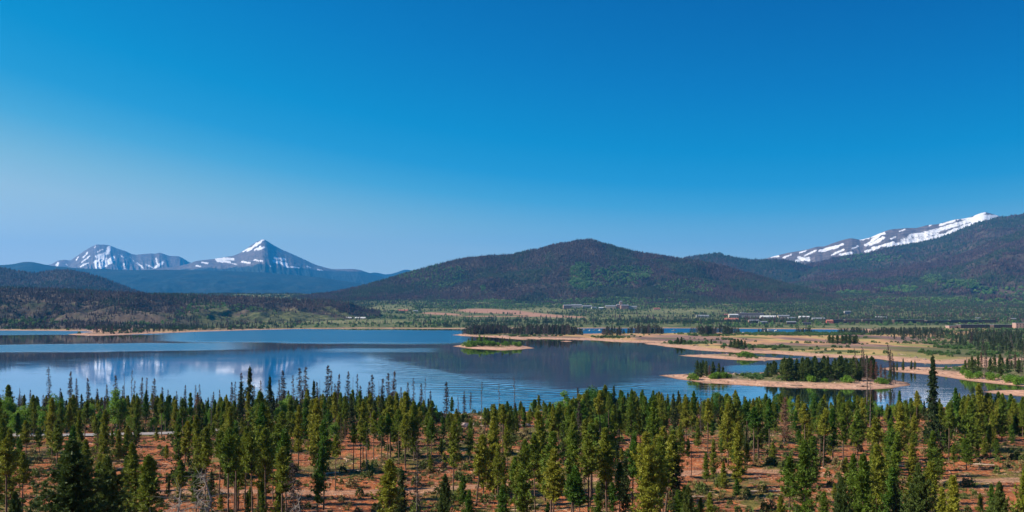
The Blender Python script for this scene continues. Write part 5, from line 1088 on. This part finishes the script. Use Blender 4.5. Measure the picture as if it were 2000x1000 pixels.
B = [
 (1108, 603, 16, 8, 'pink', 'slate', 'pink-walled end block of the long hall under the round hill'), (1126, 602, 20, 8, 'grey', 'slate', 'slate-roofed hall next to the pink end block'), (1146, 602, 19, 6, 'cream', 'slate', 'lower cream hall continuing the slate-roofed one'),
 (1160, 603, 10, 4, 'white', 'slate', 'small white house between the halls under the round hill'), (1174, 604, 9, 4, 'grey', 'white', 'low pale-roofed shed left of the turreted lodge'), (1192, 603, 20, 7, 'cream', 'slate', 'cream wing left of the lodge turret'),
 (1220, 604, 15, 9, 'pink', 'slate', 'tall pink lodge wing beside the turret'), (1235, 604, 17, 6.5, 'cream', 'slate', 'lower cream lodge wing at the end of the group'), (1283, 605, 12, 4, 'pink', 'red', 'lone small house on the meadow right of the lodge'),
 (1372, 620, 24, 5, 'grey', 'slate', 'grey low houses at the left end of the town'), (1418, 617, 9, 4, 'pink', 'red', 'small pinkish house left of the town centre'), (1432, 621, 18, 8, 'cream', 'white', 'cream block left of the town hotel'), (1464, 620, 52, 9, 'grey', 'dark', 'long grey hotel in the middle of town'),
 (1428, 628, 26, 7, 'brown', 'red', 'brown reddish-roofed house below the cream block'), (1472, 631, 20, 7, 'pink', 'slate', 'pinkish gabled house below the hotel'), (1500, 622, 30, 6, 'white', 'white', 'white flat block right of the hotel'), (1530, 623, 22, 8, 'cream', 'slate', 'cream gabled block in the town'), (1546, 624, 16, 5, 'white', 'slate', 'small white block behind the cream gabled one'),
 (1570, 622, 20, 5, 'white', 'white', 'long white roofed block in the right of the town'), (1598, 626, 24, 6, 'grey', 'slate', 'grey slate house before the dark wood belt'), (1490, 633, 16, 6, 'grey', 'slate', 'grey gabled house on the town shore'), (1545, 633, 18, 6, 'brown', 'slate', 'brown house among trees on the town shore'), (1575, 634, 16, 5, 'grey', 'dark', 'dark little house left of the red end wall'),
 (1655, 614, 13, 7, 'grey', 'slate', 'steep-roofed house standing alone among dark trees'), (1716, 622, 12, 4, 'white', 'white', 'small white house above the row of dark blocks'), (1728, 622, 6, 4, 'white', 'slate', 'tiny white house beside the other white one'), (1910, 624, 10, 4, 'cream', 'slate', 'cream cottage above the long right roofs'), (1979, 626, 9, 5, 'pink', 'slate', 'pinkish cottage at the far right above the long roofs'),
 (476, 627, 8, 3, 'white', 'white', 'lone white cabin on the grassy flats'), (560, 626, 12, 3, 'grey', 'white', 'pale low shed on the grassy flats'), (660, 623, 6, 3, 'white', 'white', 'leftmost small white building of the plant by the lake'), (678, 623, 18, 4, 'white', 'white', 'largest white building of the plant by the lake'), (704, 623, 20, 3, 'white', 'white', 'long low white building of the plant by the lake'), (812, 609, 9, 3, 'white', 'slate', 'white farmhouse left of the red field'), (787, 608, 20, 3, 'pink', 'red', 'pink low barn near the green slope'),
]
for px, base, wp, hp, wl, rf_, lb in B: building(px, base, wp, hp, wl, rf_, lb)
building(1211, 603, 14, 9, 'pink', 'slate', 'turreted pink lodge in the middle of the group under the hill', 'lodge', tower=(10, 9))
building(1451, 615, 8, 5, 'white', 'white', 'white stair tower on the hotel roofline', 'house', flat=True)
for i, (px, wp, wl) in enumerate([(1620, 12, 'red'), (1634, 20, 'brown'), (1664, 28, 'brown'), (1702, 36, 'brown'), (1762, 36, 'brown'), (1788, 30, 'brown'), (1830, 44, 'brown'), (1880, 54, 'brown'), (1925, 34, 'brown')]):
    y_ = 2520+i*4; building(px, 0, wp, 7 if px < 1800 else 5.5, wl, 'slate' if wl == 'brown' else 'red', ('red end house of the shore apartment row' if wl == 'red' else ['', 'first', 'second', 'third', 'fourth', 'fifth', 'sixth', 'seventh', 'last'][i]+' long dark brown apartment block of the shore row'), 'apartment_building', depth=16, flat=wl != 'red', y=y_)
for px, wp, hp, wl, y_, lb in [(1857, 14, 5, 'pink', 2085, 'pink stepped end of the long low shopping block'), (1905, 66, 7, 'brown', 2075, 'long dark shopping block behind the willows'), (1958, 44, 7, 'brown', 2060, 'dark right wing of the shopping block'), (1992, 22, 11, 'pink', 2040, 'tall pink and red building cut by the right edge')]:
    building(px, 0, wp, hp, wl, 'slate', lb, 'shop_building', depth=20, flat=True, y=y_)
# boats on the inner bays, cars on the left beach road
def boat(px, y, rz, s, label, mast=False):
    e = empty('boat', ((px-1000)*y/F, y, 0), rz); tag(e, label, 'boat', 'moored boats on the inner bays')
    g = Geo(); L_ = 4.5*s; xs_ = np.linspace(-1, 1, 9); V = []
    for q in xs_:
        hw = 1.3*s*(1-max(0, q)**2.2)*(1 if q > -.95 else .9)
        for (yy_, zz2) in ((-hw, 1.0+.25*max(0, q)), (-hw*.6, .0), (0, -.35), (hw*.6, .0), (hw, 1.0+.25*max(0, q))): V.append((q*L_, yy_, zz2*s))
    Q = [(i*5+j, (i+1)*5+j, (i+1)*5+j+1, i*5+j+1) for i in range(8) for j in range(4)]+[(i*5+4, (i+1)*5+4, (i+1)*5, i*5) for i in range(8)]; g.add(V, Q=Q, T=[(0, 1, 2), (0, 2, 3), (0, 3, 4)])
    o = link(bpy.data.objects.new('hull', g.mesh('hull', WM['white']))); o.parent = e
    g = Geo(); g.box(-1.4*s, 1.2*s, -.8*s, .8*s, 1.02*s, 1.9*s); o = link(bpy.data.objects.new('cabin', g.mesh('cabin', WM['white']))); o.parent = e
    g = Geo(); g.box(-1.0*s, 1.25*s, -.83*s, .83*s, 1.35*s, 1.7*s); o2 = link(bpy.data.objects.new('window', g.mesh('window', GL))); o2.parent = o
    if mast:
        g = Geo(); g.tube([(.3, 0, 1.9*s), (.3, 0, 9*s)], [.09, .05], 6); o = link(bpy.data.objects.new('mast', g.mesh('mast', WM['grey']))); o.parent = e
for a in [(1142, 1930, .3, 1.1, 'dark-windowed motorboat nearest the grey grove on the inner bay', False), (1152, 1880, 1.2, .9, 'small white boat second from the grey grove', True), (1163, 1900, .2, .9, 'small white boat in the middle of the inner bay gap', False), (1171, 1920, 2.0, .9, 'white boat nearest the square grove', True), (1317, 1850, .1, 1, 'white boat on the bay strip between two groves', False), (1492, 1850, 1.4, 1.0, 'masted boat left of the white cruiser', True), (1502, 1800, .05, 1.8, 'largest white cruiser moored in front of the town', False), (1517, 1840, .6, 1.2, 'white boat right of the cruiser', False), (1660, 1800, .3, 1.2, 'pale boat at the right end of the town bay', True)]: boat(*a)
def car(px, y, rz, c, label):
    x, z = far_ground(px, y); e = empty('parked_car', (x, y, z+.02), rz); tag(e, label, 'car', 'cars parked at the beach')
    g = Geo(); g.box(-2.2, 2.2, -.9, .9, .35, .95); o = link(bpy.data.objects.new('body', g.mesh('body', WM[c]))); o.parent = e
    g = Geo(); V = [(-1.6, -.85, .953), (1.1, -.85, .953), (1.1, .85, .953), (-1.6, .85, .953), (-1.2, -.7, 1.5), (.6, -.7, 1.5), (.6, .7, 1.5), (-1.2, .7, 1.5)]; g.add(V, Q=[(0, 1, 5, 4), (1, 2, 6, 5), (2, 3, 7, 6), (3, 0, 4, 7), (4, 5, 6, 7)]); o = link(bpy.data.objects.new('cabin', g.mesh('cabin', GL))); o.parent = e
    for sx in (-1.35, 1.35):
        for sy in (-.85, .85):
            g = Geo(); a = np.linspace(0, 2*np.pi, 10, endpoint=False)
            for q in (-.1, .1): pass
            g.tube([(sx, sy-.1, .34), (sx, sy+.1, .34)], [.34, .34], 10); o = link(bpy.data.objects.new('wheel', g.mesh('wheel', RM['dark']))); o.parent = e
for a in [(166, 1930, .1, 'white', 'white car leftmost on the beach strip'), (172, 1933, .1, 'grey', 'grey car beside the leftmost white one'), (183, 1935, .15, 'white', 'white car in the middle of the beach row'), (188, 1950, 0, 'grey', 'grey car behind the middle of the row'), (205, 1935, .05, 'white', 'white car rightmost on the beach strip')]: car(*a)

# ------------------------------------------------------------------ haze
hz = bpy.data.materials.new('haze'); hz.use_nodes = True; t = hz.node_tree; t.nodes.clear(); out = t.nodes.new('ShaderNodeOutputMaterial'); pv = t.nodes.new('ShaderNodeVolumePrincipled')
pv.inputs['Color'].default_value = (.03, .40, 1.0, 1); pv.inputs['Density'].default_value = HAZE_DENSITY; pv.inputs['Anisotropy'].default_value = .1; t.links.new(pv.outputs[0], out.inputs['Volume'])
g = Geo(); g.box(-17000, 17000, -900, 26500, -4, 1900); me = g.mesh('haze', hz); tag(link(bpy.data.objects.new('haze', me)), kind='stuff')
